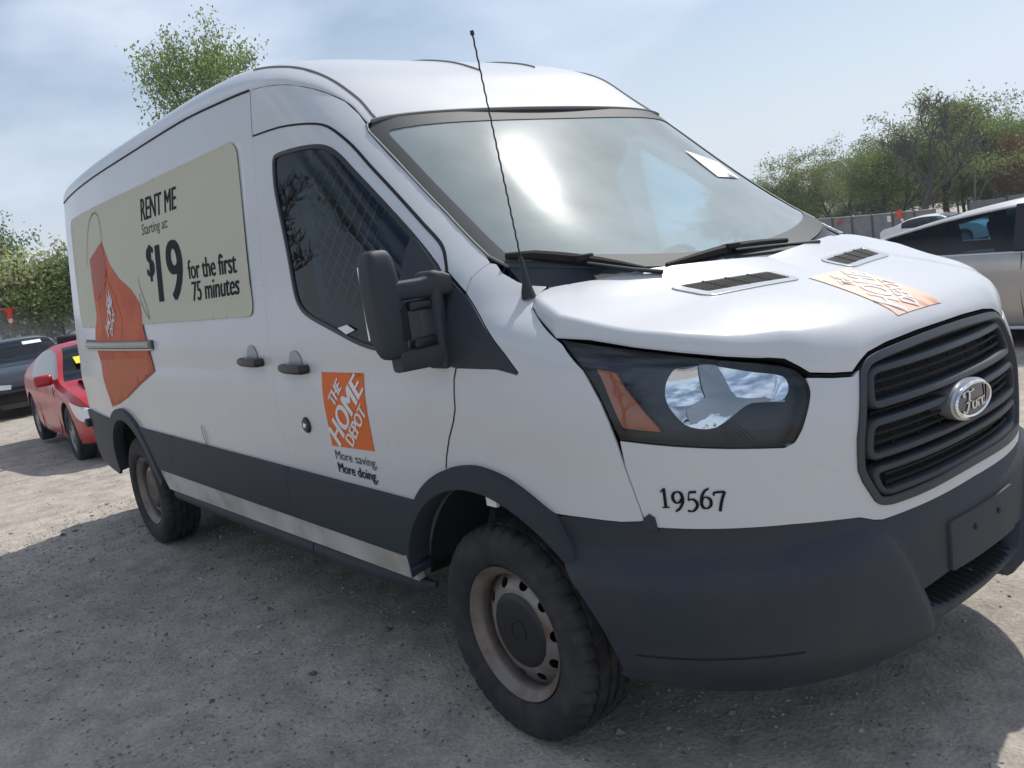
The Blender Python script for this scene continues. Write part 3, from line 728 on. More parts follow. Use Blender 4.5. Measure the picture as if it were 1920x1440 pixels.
# hood vents
for sg in (-1, 1):
    vo = rounded([(.440, sg*.548), (.560, sg*.510), (.624, sg*.148), (.505, sg*.135)], [.03, .04, .03, .04], 5)
    vi = rounded([(.452, sg*.512), (.533, sg*.482), (.596, sg*.162), (.515, sg*.160)], [.01]*4, 3)
    vent = patch('hood_vent', vo, 'h', 'silver_plastic', hood, holes=[vi], off=.004, res=.03, thick=.008)
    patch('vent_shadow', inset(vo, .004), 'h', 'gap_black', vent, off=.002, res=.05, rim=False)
    sl = MB()
    A = np.array([.452, sg*.512]); B = np.array([.533, sg*.482]); Cc = np.array([.596, sg*.162]); Dd = np.array([.515, sg*.160])
    for k in range(1, 7):
        t = k/7; p0 = A+(B-A)*t; p1 = Dd+(Cc-Dd)*t
        pts = [p0+(p1-p0)*j/6 for j in range(7)]
        sl.tube([(p[0], p[1], hood_at(p[0], p[1])+.0012) for p in pts], .0035, 5)
    for t in (.25, .5, .75):
        p0 = A+(Dd-A)*t; p1 = B+(Cc-B)*t; pts = [p0+(p1-p0)*j/3 for j in range(4)]
        sl.tube([(p[0], p[1], hood_at(p[0], p[1])+.0022) for p in pts], .004, 5)
    sl.build('vent_slats', 'gap_black', vent)

# --- nose panel, grille
cp = lambda pts: chart('p', pts)
lamp_low = [(.568, -.943, 1.030), (.669, -.890, 1.011), (.781, -.797, .989), (.874, -.677, .969), (.888, -.651, .978), (.897, -.628, 1.007), (.902, -.601, 1.055), (.901, -.583, 1.094), (.890, -.580, 1.130)]
gr_r = [(.944, -.424, 1.122), (.950, -.434, 1.105), (.960, -.487, .953), (.958, -.492, .870), (.962, -.480, .834), (.972, -.446, .775), (.978, -.426, .760), (.988, -.383, .7525), (1.010, -.259, .752), (1.02, -.1, .757), (1.021, 0, .758)]
bt_r = [(1.026, 0, .724), (1.013, -.245, .720), (.979, -.426, .719), (.970, -.456, .726), (.956, -.497, .743), (.931, -.561, .752), (.873, -.676, .767), (.804, -.770, .776), (.701, -.868, .787), (.633, -.913, .794), (.606, -.927, .811)]
half = [(.590, -.937, .892), (.576, -.944, .961)]+lamp_low+[(.920, -.510, 1.116), (.941, -.451, 1.108)]+gr_r
mir = lambda L_: [(p[0], -p[1], p[2]) for p in L_]
nose = cp(half)+cp(mir(half[::-1][1:]))+cp(mir(bt_r[::-1]))+cp(bt_r[1:])
patch('nose_panel', nose, 'p', 'white_paint', van, gap=.0015, res=.035, thick=.02)
go_r = [(.963, -.02, 1.166), (.963, -.142, 1.164), (.952, -.295, 1.156), (.944, -.377, 1.146), (.944, -.410, 1.130)]+gr_r[1:]
gout = smooth(cp(go_r)+cp(mir(go_r[::-1][1:])), cut=80, n=4)
gi = inset(gout, .019)
grille = patch('grille', gout, 'p', 'grille_plastic', van, holes=[gi], off=.006, gap=.001, res=.03, thick=.07)
patch('grille_back', inset(gout, .004), 'p', 'gap_black', grille, off=-.055, res=.08, rim=False)
def loop_path(z0, z1, w0, w1, r):
    q = rounded([(-w0, z0), (w0, z0), (w1, z1), (-w1, z1)], r, 6)
    return densify(q, .03)
def sweep(path_yz, depth, hw, name, off, m, closed=True, up=.010):
    """bar with a rounded face running along a path on the nose"""
    pts = [np.array([float(X(y, z))+off, y, z]) for y, z in path_yz]; n = len(pts); V = []; F = []; k = 6
    for i in range(n):
        a = np.array(path_yz[(i-1) % n if closed else max(i-1, 0)]); b = np.array(path_yz[(i+1) % n if closed else min(i+1, n-1)])
        t = (b-a)/(np.linalg.norm(b-a)+1e-9); s = np.array([-t[1], t[0]])
        for (lat, dep) in ((-hw, -depth), (-hw, -.006), (-hw*.55, 0), (hw*.55, 0), (hw, -.006), (hw, -depth)):
            y, z = np.array(path_yz[i])+s*lat; V.append((float(X(y, z))+off+dep, y, z))
    m_ = n if closed else n-1
    for i in range(m_):
        j = (i+1) % n
        for q in range(k-1): F.append((i*k+q, i*k+q+1, j*k+q+1, j*k+q))
    return MB().add(V, F).build(name, m, grille, ang=50)
for (z0, z1, w0, w1) in ((1.020, 1.108, .415, .388), (.889, .976, .442, .430), (.784, .852, .408, .435)):
    sweep(loop_path(z0, z1, w0, w1, .03), .040, .0105, 'grille_bar', -.004, 'grille_plastic')
    zm = (z0+z1)/2
    b = MB()
    for zq in (zm-.012, zm+.012): b.tube([(float(X(y, zq))-.024, y, zq) for y in np.linspace(-w0+.03, w0-.03, 17)], .0045, 5)
    for y in np.linspace(-.33, .33, 7): b.tube([(float(X(y, z0+.012))-.03, y, z0+.012), (float(X(y, z1-.012))-.03, y, z1-.012)], .003, 5)
    b.build('grille_mesh', 'gap_black', grille)
for zq in (.998, .870): sweep([(y, zq) for y in np.linspace(-.40, .40, 15)], .05, .003, 'grille_rib', -.03, 'gap_black', closed=False)

# --- oval badge with script
bx = float(X(0, .955))
bd = MB()
def oval(a, b, x, n=48): return [(x, a*math.cos(2*math.pi*i/n), .955+b*math.sin(2*math.pi*i/n)) for i in range(n)]
def loft(rings_, capl=True):
    n = len(rings_[0]); V = [p for r_ in rings_ for p in r_]; F = [(i*n+k, i*n+(k+1) % n, (i+1)*n+(k+1) % n, (i+1)*n+k) for i in range(len(rings_)-1) for k in range(n)]
    if capl: F.append(tuple((len(rings_)-1)*n+k for k in range(n)))
    return V, F
bd.add(*loft([oval(.118, .058, bx-.06), oval(.118, .058, bx+.004), oval(.112, .052, bx+.008)])); hb = bd.build('badge_mount', 'silver_plastic', van)
tag(hb)
MB().add(*loft([oval(.110, .0505, bx+.006), oval(.112, .0525, bx+.014), oval(.106, .0470, bx+.019), oval(.100, .0420, bx+.017)], False)).build('badge_ring', 'chrome', hb)
MB().add(*loft([oval(.102, .0440, bx+.012), oval(.100, .0425, bx+.017), oval(.05, .02, bx+.019)])).build('badge_field', 'badge_blue', hb)
def strokes(polys, tofn, wid, lift=.0):
    b = MB()
    for pl, w in polys:
        # smooth by Catmull-Rom
        P = [np.array(p, float) for p in pl]; Q = []
        for i in range(len(P)-1):
            p0, p1, p2, p3 = P[max(i-1, 0)], P[i], P[i+1], P[min(i+2, len(P)-1)]
            for t in np.linspace(0, 1, 7)[:-1]:
                Q.append(.5*((2*p1)+(-p0+p2)*t+(2*p0-5*p1+4*p2-p3)*t*t+(-p0+3*p1-3*p2+p3)*t**3))
        Q.append(P[-1]); n = len(Q); V = []
        for i in range(n):
            t = Q[min(i+1, n-1)]-Q[max(i-1, 0)]; t = t/(np.linalg.norm(t)+1e-9); s = np.array([-t[1], t[0]])
            ww = wid*(w(t) if callable(w) else w)
            V += [tofn(Q[i]-s*ww), tofn(Q[i]+s*ww)]
        b.add(V, [(2*i, 2*i+1, 2*i+3, 2*i+2) for i in range(n-1)])
    return b
pen = lambda t: .55+.75*abs(t[1])
FORD = [([(.10, .78), (.04, .86), (.06, .97), (.18, 1.0), (.34, .93), (.44, .96), (.47, 1.02)], pen), ([(.30, .93), (.27, .6), (.2, .25), (.1, .08), (.02, .12), (.03, .22)], pen), ([(.14, .5), (.25, .55), (.38, .52)], pen),
        ([(.50, .5), (.42, .42), (.42, .22), (.50, .15), (.57, .25), (.57, .42), (.50, .5), (.56, .47), (.64, .5)], pen), ([(.65, .52), (.67, .35), (.66, .17)], pen), ([(.67, .38), (.72, .48), (.78, .5), (.80, .44)], pen),
        ([(.98, .46), (.92, .51), (.85, .44), (.84, .25), (.90, .15), (.97, .24), (1.0, .45), (1.03, .98)], pen), ([(1.03, .98), (1.01, .5), (1.0, .25), (1.05, .16), (1.12, .24)], pen)]
strokes(FORD, lambda p: (bx+.0215, -.078+p[0]*.138, .921+p[1]*.066), .030).build('badge_script', 'chrome', hb)

# --- headlights
hl = [(.384, -.944, 1.299), (.585, -.868, 1.256), (.765, -.739, 1.206), (.833, -.648, 1.180), (.866, -.602, 1.159), (.887, -.584, 1.133), (.901, -.583, 1.094), (.902, -.601, 1.055), (.897, -.628, 1.007), (.888, -.651, .978), (.874, -.677, .969), (.781, -.797, .989), (.669, -.890, 1.011), (.568, -.943, 1.030), (.548, -.949, 1.080), (.527, -.952, 1.132), (.480, -.960, 1.217), (.403, -.949, 1.286)]
for left in (False, True):
    O = smooth(cp(hl), n=3); Oi = inset(O, .004)
    head_l = patch('headlight', Oi, 'p', 'lens_clear', van, off=.001, res=.05, rim=False, left=left)
    patch('lamp_housing', inset(O, .002), 'p', 'lamp_housing', head_l, off=-.045, res=.05, thick=-.044, left=left)
    patch('turn_signal', rounded(cp(D['amber']), .006, 2), 'p', 'amber', head_l, off=-.014, res=.03, thick=.02, left=left)
    rf = smooth(cp(D['refl']), cut=80, n=3); bc = [np.array(q) for q in cp(D['bowlc'])]
    def bowl(S, bc=bc):
        ph = np.arctan2(-S[:, 1], S[:, 0]); d1 = np.hypot((ph-bc[0][0])*.95, S[:, 2]-bc[0][1])/.085; d2 = np.hypot((ph-bc[1][0])*.8, S[:, 2]-bc[1][1])/.08
        return -.010-.034*np.maximum(np.clip(1-d1**2, 0, 1), .8*np.clip(1-d2**2, 0, 1))
    rr = patch('reflector', rf, 'p', 'reflector', head_l, off=bowl, res=.010, thick=.03, left=left)
    patch('reflector_fin', smooth(cp(D['fin']), cut=60, n=2), 'p', 'silver_plastic', head_l, off=-.010, res=.02, thick=.03, left=left)
    ln = MB()
    for k in range(12):
        ph = .72+k*.012
        a = [surf('p', np.array([(ph+(.045-.004*k)*t, .995+.055*t)]))[0]*[.985, .985, 1] for t in np.linspace(0, 1, 5)]
        ln.tube([(p[0], p[1]*(-1 if left else 1), p[2]) for p in a], .0013, 4)
    ln.build('lens_ribs', 'grille_plastic', head_l)

# --- front bumper
arch_f = arc(0, .36, .492, 46, -2, 10)
bp_r = bt_r+[(.546, -.955, .808), (.449, -.986, .814), (.352, -1.006, .812)]
low = [(.470, -.92, .37), (.60, -.86, .335), (.78, -.72, .315), (.90, -.5, .32), (.96, -.3, .345), (.98, 0, .35)]
arch_p = [(x, -float(Y0(x, z)), z) for x, z in arch_f]
half_b = cp(bp_r)+cp(arch_p)+cp(low)
full_b = half_b+[(-a, z) for a, z in half_b[::-1] if abs(a) > 1e-6]
op = cp([(.99, -.31, .497), (1.0, -.275, .420), (1.0, -.2, .412), (1.01, 0, .41)]); op2 = cp([(1.02, 0, .522), (1.01, -.2, .513)])
opn = op+[(-a, z) for a, z in op[::-1][1:]]+[(-a, z) for a, z in op2[::-1][:-1]]+op2
def bump_off(S):
    y, z = np.abs(S[:, 1]), S[:, 2]
    edge = np.interp(z, [.36, .40, .475, .61, .683, .70], [.20, .285, .325, .388, .434, .47])
    corner = sstep(-.004, .014, y-edge)*sstep(.71, .64, z)
    bar = (1-sstep(-.03, .0, y-edge))*sstep(.70, .655, z)*sstep(.48, .50, z)
    shelf = sstep(.718, .676, z)*(.016+.010*sstep(.0, .06, y-edge))
    lowin = -.03*sstep(.42, .32, z)
    return -.004+.026*corner+shelf+lowin
bumper = patch('front_bumper', full_b, 'p', 'bumper_plastic', van, holes=[opn], off=bump_off, gap=.002, res=.022, thick=.05, lines=[[(math.atan2(s_*(np.interp(z, [.36, .40, .475, .61, .683], [.20, .285, .325, .388, .434])+d_), 1.0), z) for z in np.linspace(.42, .68, 14)] for d_ in (-.004, .014) for s_ in (-1, 1)])
sb = MB(); V = []; ny = 41
for i in range(ny):
    y = -.33+.66*i/(ny-1); x1 = float(X(y, .42))+.006
    rz = .006*(i % 2)
    V += [(x1, y, .408), (x1-.01, y, .414+rz), (x1-.12, y, .44+rz), (x1-.17, y, .46), (x1-.17, y, .54)]
sb.add(V, [(i*5+k, i*5+k+1, i*5+k+6, i*5+k+5) for i in range(ny-1) for k in range(4)])
sb.build('bumper_step', 'gap_black', bumper, smooth=False)
pl = rounded([(-.20, .512), (.20, .512), (.20, .648), (-.20, .648)], .008, 3)
plate = patch('plate_bracket', chart('p', [(float(X(y, z)), y, z) for y, z in pl]), 'p', 'bumper_plastic', bumper, off=.022, res=.06, thick=.02)
for y, z in ((-.075, .603), (.075, .605)):
    hb_ = MB(); hb_.tube([(float(X(y, z))+.012, y, z), (float(X(y, z))+.0245, y, z)], .009, 10); hb_.build('bracket_hole', 'gap_black', bumper)
patch('bumper_tab', cp([(.596, -.932, .800), (.606, -.927, .822), (.618, -.921, .832), (.630, -.914, .822), (.634, -.912, .785)]), 'p', 'bumper_plastic', bumper, off=.006, res=.05)
# splash flap under the corners and scratch line
patch('bumper_seam', cp([(.54, -.93, .457), (.775, -.782, .452), (.86, -.68, .448), (.86, -.68, .444), (.775, -.782, .447), (.54, -.93, .452)]), 'p', 'gap_black', bumper, off=.0495, res=.04, rim=False)

# --- wheels
def tyre_mesh(name, m, parent):
    Rt, seg = .3555, 168
    prof = [(.222, .085), (.232, .1035), (.262, .116), (.300, .119), (.330, .112), (.345, .100)]
    tread = []
    ys = [.092, .070, .068, .058, .056, .024, .022, .012, .010, -.010, -.012, -.022, -.024, -.056, -.058, -.068, -.070, -.092]
    dep = [0, 0, 1, 1, 0, 0, 1, 1, 0, 0, 1, 1, 0, 0, 1, 1, 0, 0]
    V = []; F = []
    full = [(r, h, 0, 's') for r, h in prof]+[(Rt-.004*(abs(y)/.092)**3-.009*d_, y, 1 if (abs(y) > .065) else (2 if .03 < abs(y) < .06 else 0), 't') for y, d_ in zip(ys, dep)]+[(r, -h, 0, 's') for r, h in prof[::-1]]
    n = len(full)
    for k in range(seg):
        w = 2*math.pi*k/seg
        for (r, h, kind, tp) in full:
            rr = r
            if kind == 1 and k % 4 == 0: rr -= .011
            if kind == 2 and (k+1) % 4 == 0: rr -= .008
            if tp == 's' and .325 < r and k % 4 == 0: rr -= .008
            w2 = w + (.010 if kind == 2 else 0)
            V.append((rr*math.cos(w2), h, rr*math.sin(w2)))
    for k in range(seg):
        k2 = (k+1) % seg
        for i in range(n-1): F.append((k*n+i, k*n+i+1, k2*n+i+1, k2*n+i))
    return MB().add(V, F).build(name, m, parent, ang=40)
def steel_wheel(c, side):
    """parts are built with the outer face towards -y"""
    w = bpy.data.objects.new('wheel', None); C.objects.link(w); w.parent = van; w.location = c; w.empty_display_size = .2
    if side > 0: w.rotation_euler = (0, 0, math.pi)
    tyre_mesh('tyre', 'rubber', w)
    rim = MB(); rim.lathe([(.196, -.030), (.186, -.062), (.196, -.080), (.207, -.086), (.215, -.094), (.2215, -.099), (.2235, -.094), (.220, -.086), (.218, .09), (.20, .09), (.19, .02), (.196, -.030)], seg=72)
    ro = rim.build('rim', 'rusty_rim', w, ang=50)
    circ = [(.190*math.cos(a), .190*math.sin(a)) for a in np.linspace(0, 2*math.pi, 64, endpoint=False)]
    hub = [(.05*math.cos(a), .05*math.sin(a)) for a in np.linspace(0, 2*math.pi, 24, endpoint=False)]
    holes = []
    for k in range(10):
        a = 2*math.pi*(k+.15)/10; cc = (.158*math.cos(a), .158*math.sin(a))
        holes.append([(cc[0]+.0155*math.cos(t)*math.cos(a)-.019*math.sin(t)*math.sin(a), cc[1]+.0155*math.cos(t)*math.sin(a)+.019*math.sin(t)*math.cos(a)) for t in np.linspace(0, 2*math.pi, 14, endpoint=False)])
    P, F = cdt(circ, [hub]+holes, .018, .012)
    rr = np.linalg.norm(P, axis=1)
    yy = -np.interp(rr, [.05, .118, .132, .146, .170, .182, .190], [.060, .062, .066, .060, .046, .036, .030])
    V = [(p[0], y, p[1]) for p, y in zip(P, yy)]
    dsc = MB().add(V, F).build('wheel_disc', 'wheel_steel', w, ang=60)
    br = MB(); br.lathe([(.0, .0), (.17, .0), (.17, .03), (.0, .03)], seg=32); br.build('brake_disc', 'gap_black', w)
    cap = MB(); cap.lathe([(0, -.0735), (.06, -.0735), (.100, -.072), (.118, -.069), (.124, -.064), (.124, -.055)], seg=48)
    cap.lathe([(.030, -.0755), (.034, -.0765), (.038, -.0755)], seg=24)
    cap.build('hub_cap', 'black_plastic', w)
    return w
for cx in (0, -3.75):
    for s in (-1, 1): steel_wheel((cx, s*.866, .3535), s)

# --- mirror: slim shell carried by two arms (the far side's is folded away)
MX, MY, MZ = -.105, -1.176, 1.443
bm = bmesh.new(); bmesh.ops.create_cube(bm, size=1)
bmesh.ops.subdivide_edges(bm, edges=bm.edges[:], cuts=9, use_grid_fill=True)
for v in bm.verts:
    q_ = v.co*2; e = 5.0
    l = (abs(q_.x)**e+abs(q_.y)**e+abs(q_.z)**e)**(1/e)/max(abs(q_.x), abs(q_.y), abs(q_.z)); q_ = q_/l
    x, y, z = q_
    wz = 1-.16*max(0, z-.4)-.22*max(0, -z-.3)
    v.co = Vector((.044*x*wz-.006*z, .050*y*wz+.010*max(0, -z-.5), .162*z))
me = bpy.data.meshes.new('wing_mirror'); bm.to_mesh(me); bm.free(); me.polygons.foreach_set('use_smooth', [True]*len(me.polygons))
mh = link('wing_mirror', me, 'bumper_plastic', van); mh.location = (MX, MY, MZ)
def rel(p): return (p[0]-MX, p[1]-MY, p[2]-MZ)
for zc, hz, kn in ((1.478, .030, 1), (1.272, .034, 0)):
    b = MB(); n = 9; V = []; F = []
    for i in range(n):
        t = i/(n-1); y = -1.165+.190*t; x = -.095+.035*t; h_ = hz*(1+.10*kn*math.exp(-((t-.80)/.12)**2)*4); dp = .030+.006*t
        ring = []
        for k in range(12):
            w = 2*math.pi*k/12; cx_, cz_ = math.cos(w), math.sin(w); sx = math.copysign(abs(cx_)**.5, cx_); sz = math.copysign(abs(cz_)**.5, cz_)
            ring.append(rel((x+dp*sx, y, zc+h_*sz+(h_-hz)*.6)))
        V += ring
    F = [(i*12+k, i*12+(k+1) % 12, (i+1)*12+(k+1) % 12, (i+1)*12+k) for i in range(n-1) for k in range(12)]+[tuple(range(12))[::-1], tuple((n-1)*12+k for k in range(12))]
    b.add(V, F).build('mirror_arm', 'bumper_plastic', mh, ang=50)
b = MB(); b.box(rel((-.085, -1.020, 1.375)), (.10, .045, .30), bev=.018); b.build('mirror_foot', 'bumper_plastic', mh)
for zc in (1.428, 1.318):
    b = MB(); b.box(rel((-.075, -1.075, zc)), (.05, .085, .030), bev=.010); b.build('mirror_hinge', 'black_plastic', mh)
b = MB(); b.box((-.040, .0, .01), (.008, .086, .22), bev=.003); b.build('mirror_glass', 'chrome', mh)
b = MB(); b.box((.030, .038, -.062), (.030, .034, .10), bev=.006); b.build('mirror_recess', 'gap_black', mh)

# --- door handles, lock, slide rail
def handle(x, z, left=False):
    sg = 1 if left else -1
    y = float(Y0(x, z)); h = MB()
    pts = [(x-.112, sg*(y+.004), z-.008), (x-.10, sg*(y+.022), z-.010), (x-.05, sg*(y+.030), z-.012), (x+.04, sg*(y+.031), z-.013), (x+.09, sg*(y+.028), z-.013), (x+.105, sg*(y+.004), z-.013)]
    h.tube(pts, [.012, .015, .016, .017, .017, .015], 10, sq=1.15, upv=(0, 0, 1)); ho = h.build('door_handle', 'black_plastic', van)
    d = MB(); d.add([(x+.056*math.cos(t)*s_, sg*(y+.0035), z+.012+.048*math.sin(t)*s_) for s_ in (1,) for t in np.linspace(0, 2*math.pi, 24, endpoint=False)], [tuple(range(24))]); d.build('handle_recess', 'lock_grey', ho)
handle(-1.525, 1.245); handle(-1.105, 1.222); handle(-1.105, 1.222, True)
lk = MB(); yk = float(Y0(-1.085, .982))
lk.lathe([(0, -.012), (.026, -.011), (.032, -.006), (.033, 0)], axis='y', c=(-1.085, -yk, .982), seg=24); lk.build('door_lock', 'black_plastic', van)
lk = MB(); lk.lathe([(0, -.003), (.010, -.003), (.011, 0)], axis='y', c=(-1.085, -yk-.0115, .982), seg=16); lk.build('lock_core', 'chrome', van)
rl = rounded([(-2.875, 1.283), (-2.868, 1.340), (-4.46, 1.352), (-4.47, 1.283)], .018, 4)
ra = patch('slide_rail', rl, 'x', 'black_plastic', van, off=.006, res=.06, thick=.01)
rm = MB()
for z, rr in ((1.318, .021),): rm.tube([(x, -float(Y0(x, z))-.010, z) for x in np.linspace(-2.89, -4.36, 14)], rr, 8)
rm.build('rail_channel', 'rail_grey', ra)
rm = MB(); rm.tube([(x, -float(Y0(x, 1.290))-.010, 1.290) for x in np.linspace(-2.875, -4.44, 14)], .008, 6); rm.build('rail_lip', 'silver_plastic', ra)

# --- antenna and wipers
an = MB(); bA = Vector((.196, -.868, 1.405)); tp = Vector((.110, -.872, 2.176))
an.tube([bA, bA+Vector((-.004, 0, .022)), bA+(tp-bA)*.06, bA+(tp-bA)*.15, bA+(tp-bA)*.16], [.023, .019, .012, .007, .0045], 12)
an.tube([bA+(tp-bA)*t+Vector((.0008*math.sin(t*150), .0008*math.cos(t*150), 0)) for t in np.linspace(.155, 1, 160)], .0026, 6)
an.tube([bA+(tp-bA)*.985, tp], .006, 8)
an.build('antenna', 'black_plastic', van)
def wsp(y, z, o=.02):
    p = surf('y', np.array([(y, z)]))[0]; n = normals('y', np.array([(y, z)]))[0]; return tuple(p+n*o)
def wiper(pts, blade):
    w = MB()
    w.tube([wsp(*p) for p in pts], [.012, .010, .009, .007][:len(pts)] if len(pts) <= 4 else .009, 8, sq=.6)
    wo = w.build('wiper', 'black_plastic', van)
    b = MB(); B = densify(blade, .06, False)
    b.tube([wsp(p[0], p[1], .018) for p in B], [.005+.006*math.sin(math.pi*i/(len(B)-1)) for i in range(len(B))], 6, sq=1.6)
    b.tube([wsp(p[0], p[1], .006) for p in B], .004, 4)
    mid = B[len(B)//2]; b.box(wsp(mid[0], mid[1], .026), (.03, .07, .02), bev=.005)
    b.build('wiper_blade', 'gap_black', wo)
wiper([(-.49, 1.405), (-.56, 1.425), (-.655, 1.462)], [(-.818, 1.522), (-.753, 1.510), (-.651, 1.476), (-.571, 1.446), (-.52, 1.423)])
wiper([(.34, 1.408), (.1, 1.421), (-.085, 1.429)], [(-.434, 1.422), (-.265, 1.430), (-.079, 1.438), (.086, 1.436), (.229, 1.432)])

# --- cab interior
ds = MB(); ds.box((.02, 0, 1.19), (.50, 1.72, .36), bev=.06); ds.box((-.16, .42, 1.37), (.22, .42, .10), bev=.04); ds.build('dashboard', 'dash_grey', van)
sw = MB(); n = 28; sw.tube([(-.42+.10*math.sin(2*math.pi*i/n), .43+.19*math.cos(2*math.pi*i/n), 1.30+.16*math.sin(2*math.pi*i/n)) for i in range(n+1)], .016, 8); sw.box((-.40, .43, 1.30), (.05, .15, .10), bev=.02); sw.build('steering_wheel', 'black_plastic', van)
for y in (-.46, .46):
    s = MB(); s.box((-.62, y, .92), (.52, .50, .16), bev=.05); s.box((-.93, y, 1.24), (.15, .50, .66), rot=Matrix.Rotation(R(-10), 3, 'Y'), bev=.05)
    s.box((-1.0, y, 1.66), (.11, .27, .22), rot=Matrix.Rotation(R(-8), 3, 'Y'), bev=.045); s.tube([(-.98, y-.06, 1.5), (-.99, y-.06, 1.6)], .01); s.tube([(-.98, y+.06, 1.5), (-.99, y+.06, 1.6)], .01)
    s.box((-.62, y, .70), (.4, .4, .3)); s.build('seat', 'seat_fabric', van)
pt = MB(); pt.box((-1.27, 0, .95), (.02, 1.72, .90)); pt.box((-1.27, 0, 2.12), (.03, 1.6, .14))
for y in (-.78, -.30, .30, .78): pt.box((-1.265, y, 1.70), (.03, .035, .80))
part_ = pt.build('partition', 'interior_grey', van, smooth=False)
wm = MB()
for sgn in (-1, 1):
    for k in range(-30, 46):
        b0 = k*.052   # y = b0 + sgn*(z-1.4)*.62
        z0, z1 = 1.40, 2.05
        pts = []
        for z in (z0, z1): pts.append((b0-.6+sgn*(z-1.4)*.62, z))
        (ya, za), (yb, zb_) = pts
        def cl(y): return max(-.77, min(.77, y))
        if max(ya, yb) < -.77 or min(ya, yb) > .77: continue
        t0 = 0 if -.77 <= ya <= .77 else ((cl(ya)-ya)/(yb-ya)); t1 = 1 if -.77 <= yb <= .77 else ((cl(yb)-ya)/(yb-ya))
        wm.tube([(-1.262+.004*sgn, ya+(yb-ya)*t, za+(zb_-za)*t) for t in (t0, t1)], .0045, 4, cap=False)
wm.build('partition_mesh', 'wire_grey', part_)
fl = MB(); fl.box((-.9, 0, .66), (.75, 1.8, .05)); fl.box((-.1, 0, .66), (.9, 1.1, .05)); fl.box((.33, 0, .95), (.04, 1.5, .6)); fl.build('cab_floor', 'inner_dark', van)
se = MB(); V = []
for (y, z, o) in ((-.20, 2.055, -.005), (.34, 2.045, -.005), (.22, 1.90, -.005), (.05, 1.835, -.005), (-.20, 2.055, -.09), (.34, 2.045, -.09), (.22, 1.90, -.12), (.05, 1.835, -.10)):
    V.append(wsp(y, z, o))
se.add(V, [(0, 1, 2, 3), (4, 5, 6, 7), (0, 1, 5, 4), (1, 2, 6, 5), (2, 3, 7, 6), (3, 0, 4, 7)]); se.build('sensor_housing', 'inner_dark', van)

# --- printed graphics on the side
pan = rounded([(-4.60, 1.432), (-1.455, 1.428), (-1.535, 2.172), (-4.66, 2.185)], .07, 6)
decal('beige_banner', pan, 'x', 'beige_vinyl', van, off=.005, res=.034)
lettering('banner_lettering', 'RENT ME', [(-2.904, 1.987), (-2.333, 1.984), (-2.318, 2.092), (-2.894, 2.104)], 'x', 'dark_vinyl', van, bold=.045, spacing=1.0, off=.0062)
lettering('banner_lettering', 'Starting at:', [(-2.908, 1.892), (-2.482, 1.892), (-2.474, 1.962), (-2.906, 1.970)], 'x', 'grey_vinyl', van, bold=.0, off=.0062)
lettering('banner_lettering', '$', [(-2.862, 1.655), (-2.745, 1.655), (-2.745, 1.85), (-2.862, 1.85)], 'x', 'dark_vinyl', van, bold=.05, off=.0062)
lettering('banner_lettering', '19', [(-2.690, 1.537), (-2.288, 1.538), (-2.330, 1.842), (-2.700, 1.842)], 'x', 'dark_vinyl', van, bold=.055, spacing=1.0, off=.0062)
lettering('banner_lettering', 'for the first', [(-2.222, 1.630), (-1.620, 1.620), (-1.618, 1.716), (-2.232, 1.722)], 'x', 'dark_vinyl', van, bold=.05, spacing=1.0, off=.0062)
lettering('banner_lettering', '75 minutes', [(-2.188, 1.522), (-1.610, 1.527), (-1.594, 1.618), (-2.194, 1.615)], 'x', 'dark_vinyl', van, bold=.05, spacing=1.0, off=.0062)
LOGO = (('THE', [(.27, .55), (.49, .80), (.38, .93), (.13, .66)]), ('HOME', [(.22, .0), (.985, .78), (.775, .995), (.0, .24)]), ('DEPOT', [(.53, .02), (.99, .49), (.88, .62), (.37, .13)]))
def logo(q, ch, m_bg, m_fg, parent, off=.0015, name='logo_square', bold=.06):
    q = [np.array(p, float) for p in q]  # bl br tr tl
    bi = lambda u, v: (1-u)*(1-v)*q[0]+u*(1-v)*q[1]+u*v*q[2]+(1-u)*v*q[3]
    o = decal(name, [bi(0, 0), bi(1, 0), bi(1, 1), bi(0, 1)], ch, m_bg, parent, off=off, res=.04) if m_bg else parent
    for w, qq in LOGO:
        lettering('logo_lettering', w, [bi(*p) for p in qq], ch, m_fg, o if o is not parent else parent, bold=bold, spacing=1.02, off=off+.0016)
    return o
logo([(-.898, .912), (-.578, .918), (-.575, 1.200), (-.897, 1.198)], 'x', 'orange_vinyl', 'white_vinyl', van)
lettering('slogan_lettering', 'More saving.', [(-.886, .850), (-.578, .845), (-.578, .890), (-.886, .896)], 'x', 'grey_vinyl', van, off=.0025)
lettering('slogan_lettering', 'More doing.', [(-.882, .796), (-.592, .790), (-.592, .841), (-.882, .848)], 'x', 'dark_vinyl', van, bold=.03, off=.0025)
# orange tag picture
TAG = [(-3.742, 1.961), (-3.92, 1.915), (-4.101, 1.874), (-4.08, 1.70), (-4.042, 1.516), (-4.123, 1.342), (-4.06, 1.20), (-4.02, 1.05), (-3.972, .912), (-3.76, .945), (-3.547, .992), (-3.214, 1.086), (-2.919, 1.164), (-2.96, 1.30), (-3.027, 1.440), (-3.046, 1.545), (-3.194, 1.633), (-3.420, 1.712), (-3.590, 1.803), (-3.684, 1.897)]
tg = decal('tag_graphic', TAG, 'x', 'tag_dark', van, off=.0060, res=.05)
decal('tag_highlight', [(-3.742, 1.955), (-3.92, 1.912), (-4.09, 1.868), (-4.03, 1.60), (-3.80, 1.63), (-3.66, 1.75)], 'x', 'rust_red_vinyl', tg, off=.0072, res=.05)
decal('tag_highlight', [(-3.95, .93), (-3.55, 1.0), (-2.96, 1.165), (-2.99, 1.24), (-3.4, 1.235), (-4.05, 1.22)], 'x', 'tag_orange', tg, off=.0072, res=.05)
